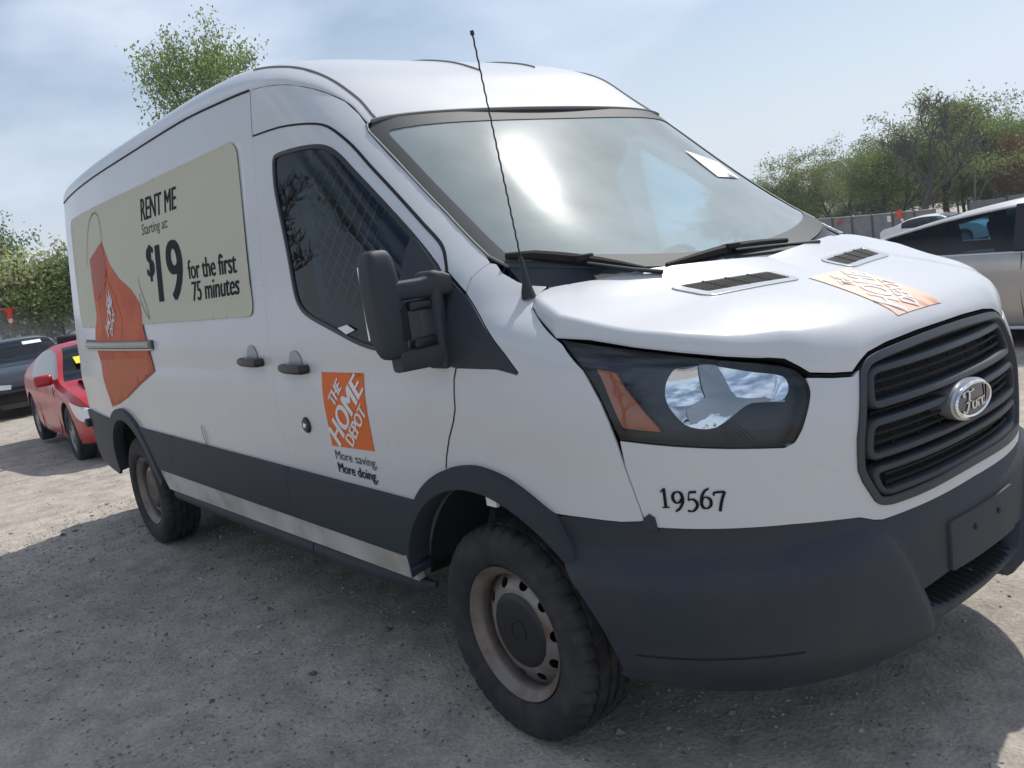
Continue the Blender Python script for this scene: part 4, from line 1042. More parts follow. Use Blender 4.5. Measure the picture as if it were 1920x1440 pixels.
xz = lambda p: tuple((surf('x', np.array([p]))+normals('x', np.array([p]))*.0088)[0])
strokes([([(-3.69, 1.73), (-3.96, 1.615)], 1), ([(-3.96, 1.615), (-3.86, 1.36)], 1), ([(-3.69, 1.73), (-3.52, 1.58), (-3.42, 1.45)], 1), ([(-3.42, 1.45), (-3.46, 1.352)], 1)], xz, .004).build('tag_outline', 'orange_vinyl', tg)
q = [(-3.79, 1.365), (-3.50, 1.365), (-3.62, 1.66), (-3.76, 1.66)]
qn = [np.array(p, float) for p in q]; bi = lambda u, v: (1-u)*(1-v)*qn[0]+u*(1-v)*qn[1]+u*v*qn[2]+(1-u)*v*qn[3]
for w, qq in LOGO: lettering('logo_lettering', w, [bi(*p) for p in qq], 'x', 'white_vinyl', tg, bold=.05, off=.0088)
strokes([([(-3.73, 1.96), (-3.741, 2.049), (-3.787, 2.123), (-3.879, 2.147), (-4.011, 2.112), (-4.116, 2.003), (-4.185, 1.835)], 1)], xz, .0035).build('tag_string', 'string_brown', tg)
strokes([([(-3.044, 1.685), (-3.004, 1.617), (-2.947, 1.547), (-2.888, 1.457), (-2.962, 1.497), (-3.037, 1.574), (-3.03, 1.60)], 1)], xz, .003).build('tag_string', 'string_brown', tg)
# hood logo, sun-bleached
logo([(.931, -.180), (.935, .067), (.629, .105), (.623, -.116)], 'h', 'orange_faded', 'white_vinyl', hood, off=.0022, bold=.05)
# fleet number on the nose
DIG = {'1': [([(.28, .80), (.50, .98)], .7), ([(.50, 1.0), (.50, .0)], 1.5), ([(.30, .01), (.72, .01)], .6)],
 '9': [([(.72, .66), (.66, .90), (.45, .99), (.24, .88), (.20, .64), (.34, .44), (.54, .46), (.72, .66)], lambda t: .6+1.0*abs(t[1])), ([(.74, .70), (.70, .40), (.50, .12), (.28, .0)], lambda t: .7+.8*abs(t[1]))],
 '5': [([(.76, .98), (.36, .98)], 1.1), ([(.36, .98), (.28, .58)], .7), ([(.28, .58), (.50, .62), (.70, .48), (.74, .28), (.60, .08), (.40, .0), (.20, .06)], lambda t: .6+1.0*abs(t[1]))],
 '6': [([(.70, 1.0), (.46, .88), (.28, .60), (.22, .30)], lambda t: .7+.8*abs(t[1])), ([(.22, .30), (.34, .54), (.56, .56), (.74, .40), (.72, .14), (.50, .0), (.30, .08), (.22, .30)], lambda t: .6+1.0*abs(t[1]))],
 '7': [([(.20, .82), (.24, .97), (.80, .97)], 1.0), ([(.80, .97), (.60, .55), (.44, .0)], lambda t: .9+.6*abs(t[1]))]}
for i, ch_ in enumerate('19567'):
    p0 = .959-.0305*i; zb0 = .849-.0030*i+(-.008 if ch_ in '957' else 0); hh = .052
    f_ = lambda p, p0=p0, zb0=zb0, hh=hh: tuple((surf('p', np.array([(p0-p[0]*.041, zb0+p[1]*hh)]))+normals('p', np.array([(p0-p[0]*.041, zb0+p[1]*hh)]))*.003)[0])
    strokes(DIG[ch_], f_, .056).build('fleet_number', 'dark_vinyl', van)
# stickers
decal('windshield_sticker', [(.525, 1.858), (.68, 1.794), (.663, 1.71), (.508, 1.724)], 'y', 'paper', wb, off=.003, res=.08)
decal('window_label', [(-.725, 1.362), (-.655, 1.372), (-.60, 1.352), (-.665, 1.338)], 'x', 'paper', van, off=.001, res=.05)
b = MB(); b.box((.03, -.985, .812), (.05, .012, .045)); b.build('wheel_well_tag', 'paper', van)
# scuffs
strokes([([(-2.29, .80), (-2.31, .86), (-2.30, .90)], lambda t: .8), ([(-2.27, .80), (-2.275, .88)], .4)], xz, .006).build('scuff', 'grey_vinyl', van)
strokes([([(.44, .0), (.45, .2)], .7)], lambda p: (p[0], -.925, 1.315+p[1]*.1), .003)

# ================================================================== GROUND
def vnoise(x, y, seed=0):
    xi = np.floor(x).astype(np.int64); yi = np.floor(y).astype(np.int64); fx = x-xi; fy = y-yi
    def h(a, b):
        n = (a*374761393+b*668265263+seed*1442695041) & 0x7fffffff
        n = ((n ^ (n >> 13))*1274126177) & 0x7fffffff
        return ((n ^ (n >> 16)) & 0xffff)/65535.
    u = fx*fx*(3-2*fx); v = fy*fy*(3-2*fy)
    return (h(xi, yi)*(1-u)+h(xi+1, yi)*u)*(1-v)+(h(xi, yi+1)*(1-u)+h(xi+1, yi+1)*u)*v
def fall(x, y):
    sp = lambda t: np.log1p(np.exp(np.minimum(t*1.5, 40)))/1.5+np.maximum(0, t*1.5-40)/1.5
    return -.02*sp(np.minimum(-5.5-x, 60))/(1+np.exp(np.clip((y-10)/3, -30, 30)))-.030*sp(np.minimum(y-6, 60))
def gz(x, y):
    x = np.asarray(x, float); y = np.asarray(y, float)
    z = fall(x, y)
    z = z+.030*(vnoise(x*.55+3, y*.55, 1)-.5)+.018*(vnoise(x*1.7, y*1.7, 2)-.5)+.010*(vnoise(x*6, y*6, 3)-.5)+.008*(vnoise(x*17, y*17, 4)-.5)+.004*(vnoise(x*41, y*41, 5)-.5)
    return z-.002
def gflat(x, y):  # level used for things that stand on it
    return float(gz(x, y))
def axis_pts(lo, hi, step, far):
    a = list(np.arange(lo, hi, step)); d = step; p = hi
    while p < far: a.append(p); d *= 1.16; p += d
    a.append(far); d = step; p = lo-step; b = []
    while p > -far: b.append(p); d *= 1.16; p -= d
    b.append(-far)
    return np.array(b[::-1]+a)
gx = axis_pts(-6.5, 2.6, .030, 420); gy = axis_pts(-2.9, 1.2, .030, 420)
GX, GY = np.meshgrid(gx, gy, indexing='ij')
GZ = gz(GX, GY)
for cx in (0, -3.75):
    for cy in (-.866, .866):
        d = np.hypot((GX-cx)/.26, (GY-cy)/.20); k = np.clip(1.6-d, 0, 1); GZ = GZ*(1-k)+k*(-.003)
nx, ny = GX.shape
V = np.stack([GX, GY, GZ], -1).reshape(-1, 3)
idx = np.arange(nx*ny).reshape(nx, ny)
Fq = np.stack([idx[:-1, :-1], idx[1:, :-1], idx[1:, 1:], idx[:-1, 1:]], -1).reshape(-1, 4)
def ground_mat():
    m = bpy.data.materials.new('gravel_ground'); m.use_nodes = True; t = m.node_tree; b = t.nodes['Principled BSDF']; L_ = t.links.new
    b.inputs['Roughness'].default_value = .95; b.inputs['Specular IOR Level'].default_value = .2
    c = nd(t, 'ShaderNodeTexCoord')
    def noise(s, d=4, r=.6):
        n = nd(t, 'ShaderNodeTexNoise'); n.inputs['Scale'].default_value = s; n.inputs['Detail'].default_value = d; n.inputs['Roughness'].default_value = r
        L_(c.outputs['Object'], n.inputs['Vector']); return n
    n1 = noise(.45, 5); n2 = noise(5.5, 5); n3 = noise(55, 4, .7); vo = nd(t, 'ShaderNodeTexVoronoi'); vo.inputs['Scale'].default_value = 60; L_(c.outputs['Object'], vo.inputs['Vector'])
    r1 = nd(t, 'ShaderNodeValToRGB'); e = r1.color_ramp.elements; e[0].position = .35; e[0].color = (.315, .285, .252, 1); e[1].position = .65; e[1].color = (.445, .402, .35, 1)
    L_(n1.outputs['Fac'], r1.inputs['Fac'])
    m1 = nd(t, 'ShaderNodeMix', data_type='RGBA', blend_type='OVERLAY'); m1.inputs['Factor'].default_value = .42
    r2_ = nd(t, 'ShaderNodeValToRGB'); e = r2_.color_ramp.elements; e[0].position = .36; e[0].color = (.28, .28, .29, 1); e[1].position = .62; e[1].color = (.66, .64, .62, 1); L_(n2.outputs['Fac'], r2_.inputs['Fac'])
    L_(r1.outputs['Color'], m1.inputs['A']); L_(r2_.outputs['Color'], m1.inputs['B'])
    m2 = nd(t, 'ShaderNodeMix', data_type='RGBA', blend_type='OVERLAY'); m2.inputs['Factor'].default_value = .7
    r3 = nd(t, 'ShaderNodeValToRGB'); e = r3.color_ramp.elements; e[0].position = .33; e[0].color = (.36, .36, .36, 1); e[1].position = .66; e[1].color = (.62, .615, .61, 1); L_(n3.outputs['Fac'], r3.inputs['Fac'])
    L_(m1.outputs['Result'], m2.inputs['A']); L_(r3.outputs['Color'], m2.inputs['B'])
    L_(m2.outputs['Result'], b.inputs['Base Color'])
    ad = nd(t, 'ShaderNodeMath', operation='MULTIPLY_ADD'); ad.inputs[1].default_value = .5; L_(vo.outputs['Distance'], ad.inputs[0]); L_(n3.outputs['Fac'], ad.inputs[2])
    bp = nd(t, 'ShaderNodeBump'); bp.inputs['Strength'].default_value = .5; bp.inputs['Distance'].default_value = .012
    L_(ad.outputs[0], bp.inputs['Height']); L_(bp.outputs['Normal'], b.inputs['Normal'])
    MATS['gravel_ground'] = m
ground_mat()
me = bpy.data.meshes.new('ground'); me.from_pydata(V.tolist(), [], Fq.tolist()); me.update(); me.polygons.foreach_set('use_smooth', [True]*len(me.polygons))
tag(link('ground', me, 'gravel_ground'), kind='structure', label='pale sandy gravel lot')
# loose stones
def stone_mat():
    m = mat('stone', (.3, .29, .27), .9); t = m.node_tree; b = t.nodes['Principled BSDF']
    g = nd(t, 'ShaderNodeNewGeometry'); r = nd(t, 'ShaderNodeValToRGB'); e = r.color_ramp.elements
    e[0].color = (.11, .105, .10, 1); e[1].color = (.48, .45, .41, 1); t.links.new(g.outputs['Random Per Island'], r.inputs['Fac']); t.links.new(r.outputs['Color'], b.inputs['Base Color'])
stone_mat()
rs = np.random.RandomState(5)
N = 30000
px_ = np.where(rs.rand(N) < .75, rs.uniform(-5.5, 2.6, N), rs.uniform(-14, 3, N)); py_ = np.where(rs.rand(N) < .75, rs.uniform(-2.7, -.2, N), rs.uniform(-3, 3.5, N))
keep = vnoise(px_*1.3+7, py_*1.3, 9)+.45*rs.rand(N) > .50
px_, py_ = px_[keep], py_[keep]; N = len(px_)
sz = .0026+.0062*rs.rand(N)**2.3+.020*(rs.rand(N) < .014)*rs.rand(N)
pz = gz(px_, py_)
base = np.array([(1, 0, 0), (-1, 0, 0), (0, 1, 0), (0, -1, 0), (0, 0, 1), (0, 0, -1)], float)
tri = np.array([(0, 2, 4), (2, 1, 4), (1, 3, 4), (3, 0, 4), (2, 0, 5), (1, 2, 5), (3, 1, 5), (0, 3, 5)])
jit = base[None]*(.65+.7*rs.rand(N, 6, 1))+.18*rs.randn(N, 6, 3)
jit[:, :, 2] *= .62
V = jit*sz[:, None, None]+np.stack([px_, py_, pz+sz*.18], 1)[:, None, :]
F = (tri[None]+6*np.arange(N)[:, None, None]).reshape(-1, 3)
me = bpy.data.meshes.new('loose_stones'); me.from_pydata(V.reshape(-1, 3).tolist(), [], F.tolist()); me.update()
tag(link('loose_stones', me, 'stone'), 'small loose stones strewn over the gravel', 'gravel', kind='stuff')

# ================================================================== OTHER CARS
def paint(name, col, rough=.3, metal=.0, flake=0):
    return mat(name, col, rough, metal=metal, coat=.7, coat_rough=.06, noise=.12, nscale=4)
mat('red_paint', (.46, .008, .016), .35, coat=.35, coat_rough=.1, noise=.12, nscale=4); paint('black_paint', (.010, .011, .013)); mat('silver_paint', (.46, .445, .43), .34, metal=.75, coat=.6, noise=.1, nscale=3); paint('pearl_paint', (.72, .73, .74))
paint('maroon_paint', (.22, .02, .02))
mat('tail_red', (.45, .01, .01), .2, coat=.5); mat('alloy', (.30, .30, .31), .35, metal=.8); mat('lamp_white', (.75, .78, .80), .2, metal=.1, coat=.8); mat('yellow_paper', (.85, .72, .04), .5); mat('trim_chrome', (.62, .65, .70), .3, metal=.3)
def car(name, label, loc, rz, Lf, Lr, W, prof, belt, glass_x, side_x, wheels, wr, m_paint, group=None, tumble=.34, nose=.18, tail=.14):
    """Lf/Lr: front and rear ends in car axes (x forward, origin midway between the axles on the ground)"""
    root = thing(name, label, 'car', loc, rz, group)
    px, pz = zip(*prof); bx_, bz = zip(*belt)
    top = lambda x: float(tab(x, px, pz)); bel = lambda x: float(tab(x, bx_, bz))
    xs = np.unique(np.concatenate([np.linspace(Lr, Lf, 64), np.array([glass_x[0], glass_x[1], glass_x[2], glass_x[3], side_x[0], side_x[1]])]))
    K = 15; secs = []
    for x in xs:
        fe = np.clip((x-(Lf-.75))/.75, 0, 1); re = np.clip(((Lr+.6)-x)/.6, 0, 1)
        w = W/2*(1-nose*fe**2.3-tail*re**2.3)
        zb = .17+.06*fe**2+.12*re**2; b = bel(x); t = max(top(x), b+.012); h = t-b
        lowend = 1-.10*fe**6-.06*re**6
        wi = w*.955
        s = [(0, zb), (w*.80, zb), (w*.955*lowend, zb+.05), (w*.985, zb+.14), (w*.995, zb+.28), (w, b-.20), (w*.992, b-.08), (w*.975, b-.02), (wi, b),
             (wi-tumble*.40*h, b+.45*h), (wi-tumble*.82*h, b+.84*h), (wi-tumble*h-.045, b+.94*h), (wi*.66-tumble*.6*h, b+.985*h), (wi*.34-.15*h, b+.997*h), (0, t)]
        secs.append([(x, y, z) for y, z in s])
    V = []; F = []; FM = []
    n = len(xs); ring = 2*K-2
    for s in secs: V += s+[(x, -y, z) for (x, y, z) in s[1:-1][::-1]]
    for i in range(n-1):
        xm = (xs[i]+xs[i+1])/2
        for k in range(ring):
            k2 = (k+1) % ring; kk = k if k < K-1 else ring-1-k   # symmetric index of the strip
            mi = 0
            if 8 <= kk <= 9 and side_x[0] < xm < side_x[1] and top(xm)-bel(xm) > .06: mi = 1
            if 11 <= kk <= 13 and (glass_x[2] < xm < glass_x[3] or glass_x[0] < xm < glass_x[1]): mi = 1
            if kk in (0, 1): mi = 2
            F.append((i*ring+k, (i+1)*ring+k, (i+1)*ring+k2, i*ring+k2)); FM.append(mi)
    F.append(tuple(range(ring))); FM.append(0); F.append(tuple((n-1)*ring+k for k in range(ring))[::-1]); FM.append(0)
    me = bpy.data.meshes.new('body'); me.from_pydata(V, [], F); me.update()
    bm = bmesh.new(); bm.from_mesh(me); bmesh.ops.recalc_face_normals(bm, faces=bm.faces[:]); bm.to_mesh(me); bm.free()
    for p, mi in zip(me.polygons, FM): p.material_index = mi; p.use_smooth = True
    for mm in (m_paint, 'car_glass', 'inner_dark'): me.materials.append(MATS[mm])
    bo = bpy.data.objects.new('body', me); C.objects.link(bo)
    cut = MB()
    for wx in wheels:
        for s in (-1, 1):
            a = [(wx+(wr+.045)*math.cos(2*math.pi*i/28), (wr+.045)*math.sin(2*math.pi*i/28)+wr) for i in range(28)]
            cut.add([(x, s*(W/2-.26), z) for x, z in a]+[(x, s*(W/2+.2), z) for x, z in a], [tuple(range(28)), tuple(range(28, 56))[::-1]]+[(i, (i+1) % 28, 28+(i+1) % 28, 28+i) for i in range(28)])
    co = cut.build('cutter', 'inner_dark', smooth=False)
    co.data.materials.clear()
    for mm in (m_paint, 'car_glass', 'inner_dark'): co.data.materials.append(MATS[mm])
    for p in co.data.polygons: p.material_index = 2
    md = bo.modifiers.new('b', 'BOOLEAN'); md.operation = 'DIFFERENCE'; md.object = co; md.solver = 'EXACT'
    bpy.context.view_layer.update(); dg = bpy.context.evaluated_depsgraph_get()
    m2 = bpy.data.meshes.new_from_object(bo.evaluated_get(dg))
    bpy.data.objects.remove(bo); bpy.data.objects.remove(co)
    # split by material into parts
    bm = bmesh.new(); bm.from_mesh(m2)
    for mi, nm, mm in ((0, 'body', m_paint), (1, 'window_glass', 'car_glass'), (2, 'underside', 'inner_dark')):
        b2 = bm.copy(); bmesh.ops.delete(b2, geom=[f for f in b2.faces if f.material_index != mi], context='FACES')
        for f in b2.faces: f.material_index = 0; f.smooth = True
        for e in b2.edges: e.smooth = not (len(e.link_faces) == 2 and e.calc_face_angle(0) > R(38))
        if mi == 1:   # each pane on its own
            b2.faces.ensure_lookup_table(); b2.faces.index_update(); b2.verts.index_update()
            seen = set(); vco = [tuple(v.co) for v in b2.verts]
            for f0 in b2.faces:
                if f0.index in seen: continue
                st = [f0]; isl = [f0]; seen.add(f0.index)
                while st:
                    f = st.pop()
                    for e in f.edges:
                        for g in e.link_faces:
                            if g.index not in seen: seen.add(g.index); st.append(g); isl.append(g)
                ids = sorted({v.index for f in isl for v in f.verts}); mp_ = {v: i for i, v in enumerate(ids)}
                mesh('window', [vco[i] for i in ids], [tuple(mp_[v.index] for v in f.verts) for f in isl], mm, root)
        else:
            mx = bpy.data.meshes.new(nm); b2.to_mesh(mx); link(nm, mx, mm, root)
        b2.free()
    bm.free()
    # dark cabin block so the glass has something behind it
    ib = MB(); xa, xb = side_x[0]+.1, glass_x[2]-.2; ib.box(((xa+xb)/2, 0, .62), (xb-xa, W*.86, .5)); 
    for y in (-.38, .38):
        ib.box((xb-.55, y, .95), (.14, .5, .62), rot=Matrix.Rotation(R(-14), 3, 'Y'), bev=.05); ib.box((xb-.66, y, 1.27 if prof else 1.2), (.09, .26, .17), bev=.04)
    ib.build('cabin', 'inner_dark', root)
    for wx in wheels:
        for s in (-1, 1):
            t = MB(); t.lathe([(wr*.66, -.085), (wr*.72, -.098), (wr*.9, -.10), (wr*.975, -.088), (wr, -.06), (wr, .06), (wr*.9, .09), (wr*.66, .09)], seg=40)
            w = t.build('tyre', 'rubber', root); w.location = (wx, s*(W/2-.115), wr); w.rotation_euler = (0, 0, math.pi if s > 0 else 0)
            r_ = MB(); r_.lathe([(wr*.68, -.082), (wr*.64, -.086), (wr*.61, -.06), (wr*.60, .02), (.0, .03)], seg=36)
            for k in range(10):
                a = 2*math.pi*k/10; r_.box((wr*.33*math.cos(a), -.062, wr*.33*math.sin(a)), (wr*.56, .022, .030), rot=Matrix.Rotation(-a, 3, 'Y'))
            r_.lathe([(0, -.082), (.05, -.080), (.06, -.06)], seg=16)
            ro = r_.build('wheel_rim', 'alloy', w); 
    root['_top'] = 0
    del root['_top']
    def sidept(x, z, out=.0):
        # width of the flank at x,z
        fe = np.clip((x-(Lf-.75))/.75, 0, 1); re = np.clip(((Lr+.6)-x)/.6, 0, 1); w = W/2*(1-nose*fe**2.3-tail*re**2.3); b = bel(x)
        if z > b: return w*.955-tumble*.9*(z-b)+out
        return w*(.995)+out
    return root, top, bel, sidept
def flank_lamp(root, sidept, pts, m, name, out=.008):
    for s in (-1, 1):
        P, F = cdt(smooth(pts, n=3), (), .05); V = [(a, s*(sidept(a, b)+out), b) for a, b in P]; n = len(V)
        MB().add(V, F).build(name, m, root)
def seam_lines(root, sidept, lines, name='door_seam', m='gap_black', r=.004):
    for pl in lines:
        for s in (-1, 1):
            b = MB(); P = densify(pl, .06, False); b.tube([(x, s*sidept(x, z, -.001), z) for x, z in P], r, 5); b.build(name, m, root)
def car_mirror(root, x, z, W, m):
    for s in (-1, 1):
        b = MB(); b.box((x, s*(W/2+.10), z), (.10, .20, .13), rot=Matrix.Rotation(s*R(12), 3, 'Z'), bev=.04); b.tube([(x+.03, s*(W/2-.06), z-.04), (x+.01, s*(W/2+.03), z-.02)], .025); b.build('wing_mirror', m, root)
def corner_lamp(root, pts, m, name, thick=.02):
    """lamp lying on a front or rear corner: 3D polygon, pushed outward a little"""
    for s in (-1, 1):
        P = [Vector((x, s*y, z)) for x, y, z in pts]; c = sum(P, Vector())/len(P); d = Vector((1 if c.x > 0 else -1, s*.6, .15)).normalized()*thick
        n = len(P); V = P+[p+d for p in P]+[c+d*1.4]; F = [(i, (i+1) % n, n+(i+1) % n, n+i) for i in range(n)]+[(n+i, n+(i+1) % n, 2*n) for i in range(n)]
        MB().add(V, F).build(name, m, root, ang=50)

# --- red coupe behind the van, hood buckled
RX, RY = -9.74, .55
red, rtop, rbel, rside = car('parked_coupe', 'damaged red coupe with buckled hood and yellow windshield sticker behind the van', (RX, RY, gflat(RX, RY)+.005), R(-3), 2.13, -2.08, 1.775,
    [(-2.1, .78), (-1.95, .90), (-1.6, .97), (-1.0, 1.16), (-.55, 1.265), (-.2, 1.285), (.15, 1.24), (.95, .865), (1.3, .82), (1.7, .75), (2.0, .62), (2.13, .50)],
    [(-2.1, .74), (-1.7, .90), (-1.0, .885), (0, .855), (.7, .83), (1.2, .79), (1.7, .71), (2.0, .59), (2.13, .47)],
    (-1.65, -.75, .12, .92), (-1.05, .55), (-1.285, 1.285), .315, 'red_paint', tumble=.48)
seam_lines(red, rside, [[(.72, .82), (.70, .6), (.78, .35), (.72, .24)], [(-.48, .86), (-.56, .6), (-.52, .3), (-.4, .24)], [(-.4, .24), (.72, .24)]])
car_mirror(red, .58, .90, 1.68, 'red_paint')
flank_lamp(red, rside, [(1.58, .70), (1.80, .66), (2.06, .60), (2.10, .53), (1.95, .48), (1.74, .53)], 'lamp_white', 'headlight')
b = MB(); V = []
for i in range(9):
    y = -.66+1.32*i/8
    for j in range(6):
        x = .98+.16*j; lift = .012+.085*math.sin(math.pi*min(1, j/4.4))*(.75+.25*math.cos(i*1.3))+.03*(j == 5)
        V.append((x, y, rtop(x)*.995-.015*(abs(y)/.66)**2*2+lift))
b.add(V, [(i*6+j, i*6+j+1, (i+1)*6+j+1, (i+1)*6+j) for i in range(8) for j in range(5)]); b.build('buckled_hood', 'red_paint', red, ang=25)
b = MB(); b.box((1.86, 0, .585), (.30, 1.1, .10), bev=.02); b.build('hood_gap', 'gap_black', red)
b = MB(); b.box((2.02, 0, .36), (.14, .95, .20), bev=.03); b.build('intake', 'gap_black', red)
b = MB(); b.box((.57, -.46, 1.075), (.004, .22, .17), rot=Matrix.Rotation(R(-64), 3, 'Y')); b.build('windshield_sticker', 'yellow_paper', red, smooth=False)

# --- black sedan further back
KX, KY = -18.35, .80
blk, btop, bbel, bside = car('parked_sedan', 'black sedan with white paper sheet on its windshield near the chain-link fence', (KX, KY, gflat(KX, KY)+.005), R(-2), 2.32, -2.45, 1.84,
    [(-2.45, .80), (-2.2, 1.03), (-1.7, 1.08), (-.9, 1.38), (-.2, 1.455), (.25, 1.42), (1.15, .99), (1.5, .95), (1.95, .84), (2.2, .70), (2.32, .55)],
    [(-2.45, .76), (-2.1, .98), (-1.2, .97), (0, .94), (.9, .92), (1.4, .90), (1.95, .79), (2.2, .66), (2.32, .52)],
    (-1.7, -.9, .25, 1.12), (-1.5, .75), (-1.4, 1.4), .33, 'black_paint')
seam_lines(blk, bside, [[(.85, .9), (.85, .3)], [(-.25, .93), (-.25, .28)]])
car_mirror(blk, .72, 1.0, 1.84, 'black_paint')
flank_lamp(blk, bside, [(1.70, .80), (2.05, .74), (2.28, .68), (2.30, .60), (2.1, .60), (1.86, .68)], 'lamp_white', 'headlight')
corner_lamp(blk, [(2.28, .72, .70), (2.33, .40, .66), (2.33, .42, .58), (2.30, .70, .60)], 'lamp_white', 'headlight', .015)
b = MB(); b.box((2.26, 0, .52), (.10, .9, .22), bev=.03); b.box((2.24, 0, .30), (.12, 1.2, .14), bev=.03); b.build('grille', 'gap_black', blk)
b = MB(); b.box((.50, .34, 1.335), (.004, .34, .13), rot=Matrix.Rotation(R(-63), 3, 'Y')); b.build('windshield_sheet', 'paper', blk, smooth=False)

# --- silver sedan beyond the hood
SX, SY = -1.12, 7.12
slv, stop_, sbel, sside = car('parked_sedan', 'silver fastback sedan with bright window trim parked beyond the van hood', (SX, SY, gflat(SX, SY)-.03), 0, 2.35, -2.50, 1.86,
    [(-2.5, .90), (-2.3, 1.05), (-1.9, 1.10), (-1.3, 1.245), (-.7, 1.365), (-.1, 1.425), (.35, 1.40), (1.25, 1.0), (1.6, .96), (2.0, .86), (2.25, .70), (2.35, .56)],
    [(-2.5, .86), (-2.2, 1.00), (-1.6, .985), (-.8, .955), (0, .935), (1.0, .92), (1.5, .90), (2.0, .80), (2.25, .66), (2.35, .53)],
    (-2.0, -.75, .35, 1.2), (-1.42, .85), (-1.42, 1.42), .34, 'silver_paint', tumble=.42)
seam_lines(slv, sside, [[(.95, .93), (.95, .3)], [(-.10, .935), (-.13, .6), (-.10, .26)], [(-1.02, .95), (-.98, .7), (-.90, .55)], [(-.9, .26), (.9, .26)]])
for s in (-1, 1):
    b = MB(); b.box((-.13, s*(.93*.955-.06), 1.16), (.10, .03, .44), rot=Matrix.Rotation(s*R(20), 3, 'X')); b.build('door_pillar', 'black_plastic', slv, smooth=False)
    up_ = [(x, sbel(x)+.86*(stop_(x)-sbel(x))) for x in np.linspace(-1.42, .45, 22)]
    ysd = lambda x, z: s*(.93*.955-.42*.97*max(0, z-sbel(x))+.03)
    b = MB(); b.tube([(x, ysd(x, z), z) for x, z in up_], .013, 6); b.build('window_trim', 'trim_chrome', slv)
    b = MB(); b.tube([(x, s*.893, sbel(x)) for x in np.linspace(-1.46, .85, 16)], .010, 6); b.build('window_trim', 'trim_chrome', slv)
    for hx in (-.72, .28):
        b = MB(); b.tube([(hx-.11, s*.925, .80), (hx-.09, s*.955, .805), (hx+.09, s*.955, .807), (hx+.11, s*.925, .807)], .014, 8); b.build('door_handle', 'trim_chrome', slv)
car_mirror(slv, .80, 1.02, 1.86, 'silver_paint')
corner_lamp(slv, [(-2.20, .84, .93), (-2.44, .68, .90), (-2.50, .5, .86), (-2.48, .55, .76), (-2.25, .83, .80)], 'tail_red', 'tail_light')
corner_lamp(slv, [(1.75, .80, .80), (2.1, .66, .74), (2.26, .44, .66), (2.2, .5, .6), (1.95, .76, .68)], 'lamp_white', 'headlight')
for s in (-1, 1):
    b = MB(); b.tube([(x, s*sside(x, .25, .004), .245) for x in np.linspace(-1.0, 1.0, 8)], .016, 6); b.build('sill_trim', 'trim_chrome', slv)

# --- white sedan by the far fence, two more cars beyond it
def copy_tree(o, parent=None):
    c = o.copy(); C.objects.link(c); c.parent = parent
    for ch in o.children: copy_tree(ch, c)
    return c
WX, WY = -16.5, 37.2
wht, wtop, wbel, wside = car('parked_sedan', 'white sedan showing its rear beside the grey panel fence', (WX, WY, gflat(WX, WY)), 0, 2.3, -2.4, 1.82,
    [(-2.4, .90), (-2.2, 1.03), (-1.8, 1.09), (-.95, 1.40), (-.3, 1.46), (.25, 1.43), (1.15, 1.0), (1.5, .96), (1.95, .86), (2.2, .70), (2.3, .56)],
    [(-2.4, .86), (-2.1, 1.00), (-1.2, .97), (0, .94), (1.0, .92), (1.5, .90), (1.95, .80), (2.2, .66), (2.3, .53)],
    (-1.75, -.95, .25, 1.15), (-1.35, .8), (-1.38, 1.38), .33, 'pearl_paint')
corner_lamp(wht, [(-2.10, .84, .96), (-2.34, .66, .92), (-2.40, .5, .88), (-2.38, .55, .76), (-2.15, .83, .80)], 'tail_red', 'tail_light')
def recolour(root, m, label):
    root['label'] = label
    for ch in root.children:
        if ch.name.startswith('body'): ch.data = ch.data.copy(); ch.data.materials[0] = MATS[m]
    return root
for (x, y, m, lab) in ((-17.6, 50.0, 'maroon_paint', 'maroon sedan in the gap at the end of the grey panel fence'), (-19.0, 53.5, 'black_paint', 'dark sedan behind the maroon sedan in the fence gap')):
    c_ = copy_tree(wht); c_.location = (x, y, gflat(x, y)); recolour(c_, m, lab)

# ================================================================== FENCES
mat('fence_grey', (.23, .235, .235), .75, noise=.25, nscale=3); mat('fence_post', (.07, .075, .08), .6); mat('galv', (.30, .31, .32), .45, metal=.6); mat('slat_green', (.27, .30, .295), .7, noise=.4, nscale=9, col2=(.16, .18, .17))
mat('cone_orange', (.75, .06, .03), .55); mat('flag_red', (.55, .02, .02), .7)
fence = thing('panel_fence', 'long grey solid panel fence with dark posts below the woods', 'fence', (0, 0, 0))
FY = 47.5; x = -34.2; k = 0
topz = lambda x: float(np.interp(x, [-35, -29.86, -26.4, -23.5, -21.9, -20], [1.06, .84, .67, .56, .52, .48]))
while x < -22.5:
    w = 1.27; z1 = topz(x+w/2); z0 = gflat(x, FY)-.3
    b = MB(); b.box((x+w/2, FY, (z0+z1)/2), (w-.10, .03, z1-z0)); b.build('panel', 'fence_grey', fence, smooth=False)
    b = MB(); b.box((x, FY-.03, (z0+z1+.06)/2), (.09, .09, z1+.06-z0)); b.build('post', 'fence_post', fence, smooth=False)
    x += w
b = MB(); b.tube([(xx, FY-.05, topz(xx)-.04) for xx in np.linspace(-34.2, x, 14)], .035, 6); b.build('top_rail', 'galv', fence)
f2 = thing('panel_fence', 'second stretch of grey fence further back behind the silver sedan roof', 'fence', (0, 0, 0))
x = -24.4; FY2 = 58.
while x < -2:
    w = 2.4; z1 = .437+.034*(x+24.2); z0 = gflat(x, FY2)-.3
    b = MB(); b.box((x+w/2, FY2, (z0+z1)/2), (w-.12, .03, z1-z0)); b.build('panel', 'fence_grey', f2, smooth=False)
    b = MB(); b.box((x, FY2-.03, (z0+z1+.05)/2), (.1, .1, z1+.05-z0)); b.build('post', 'fence_post', f2, smooth=False)
    x += w
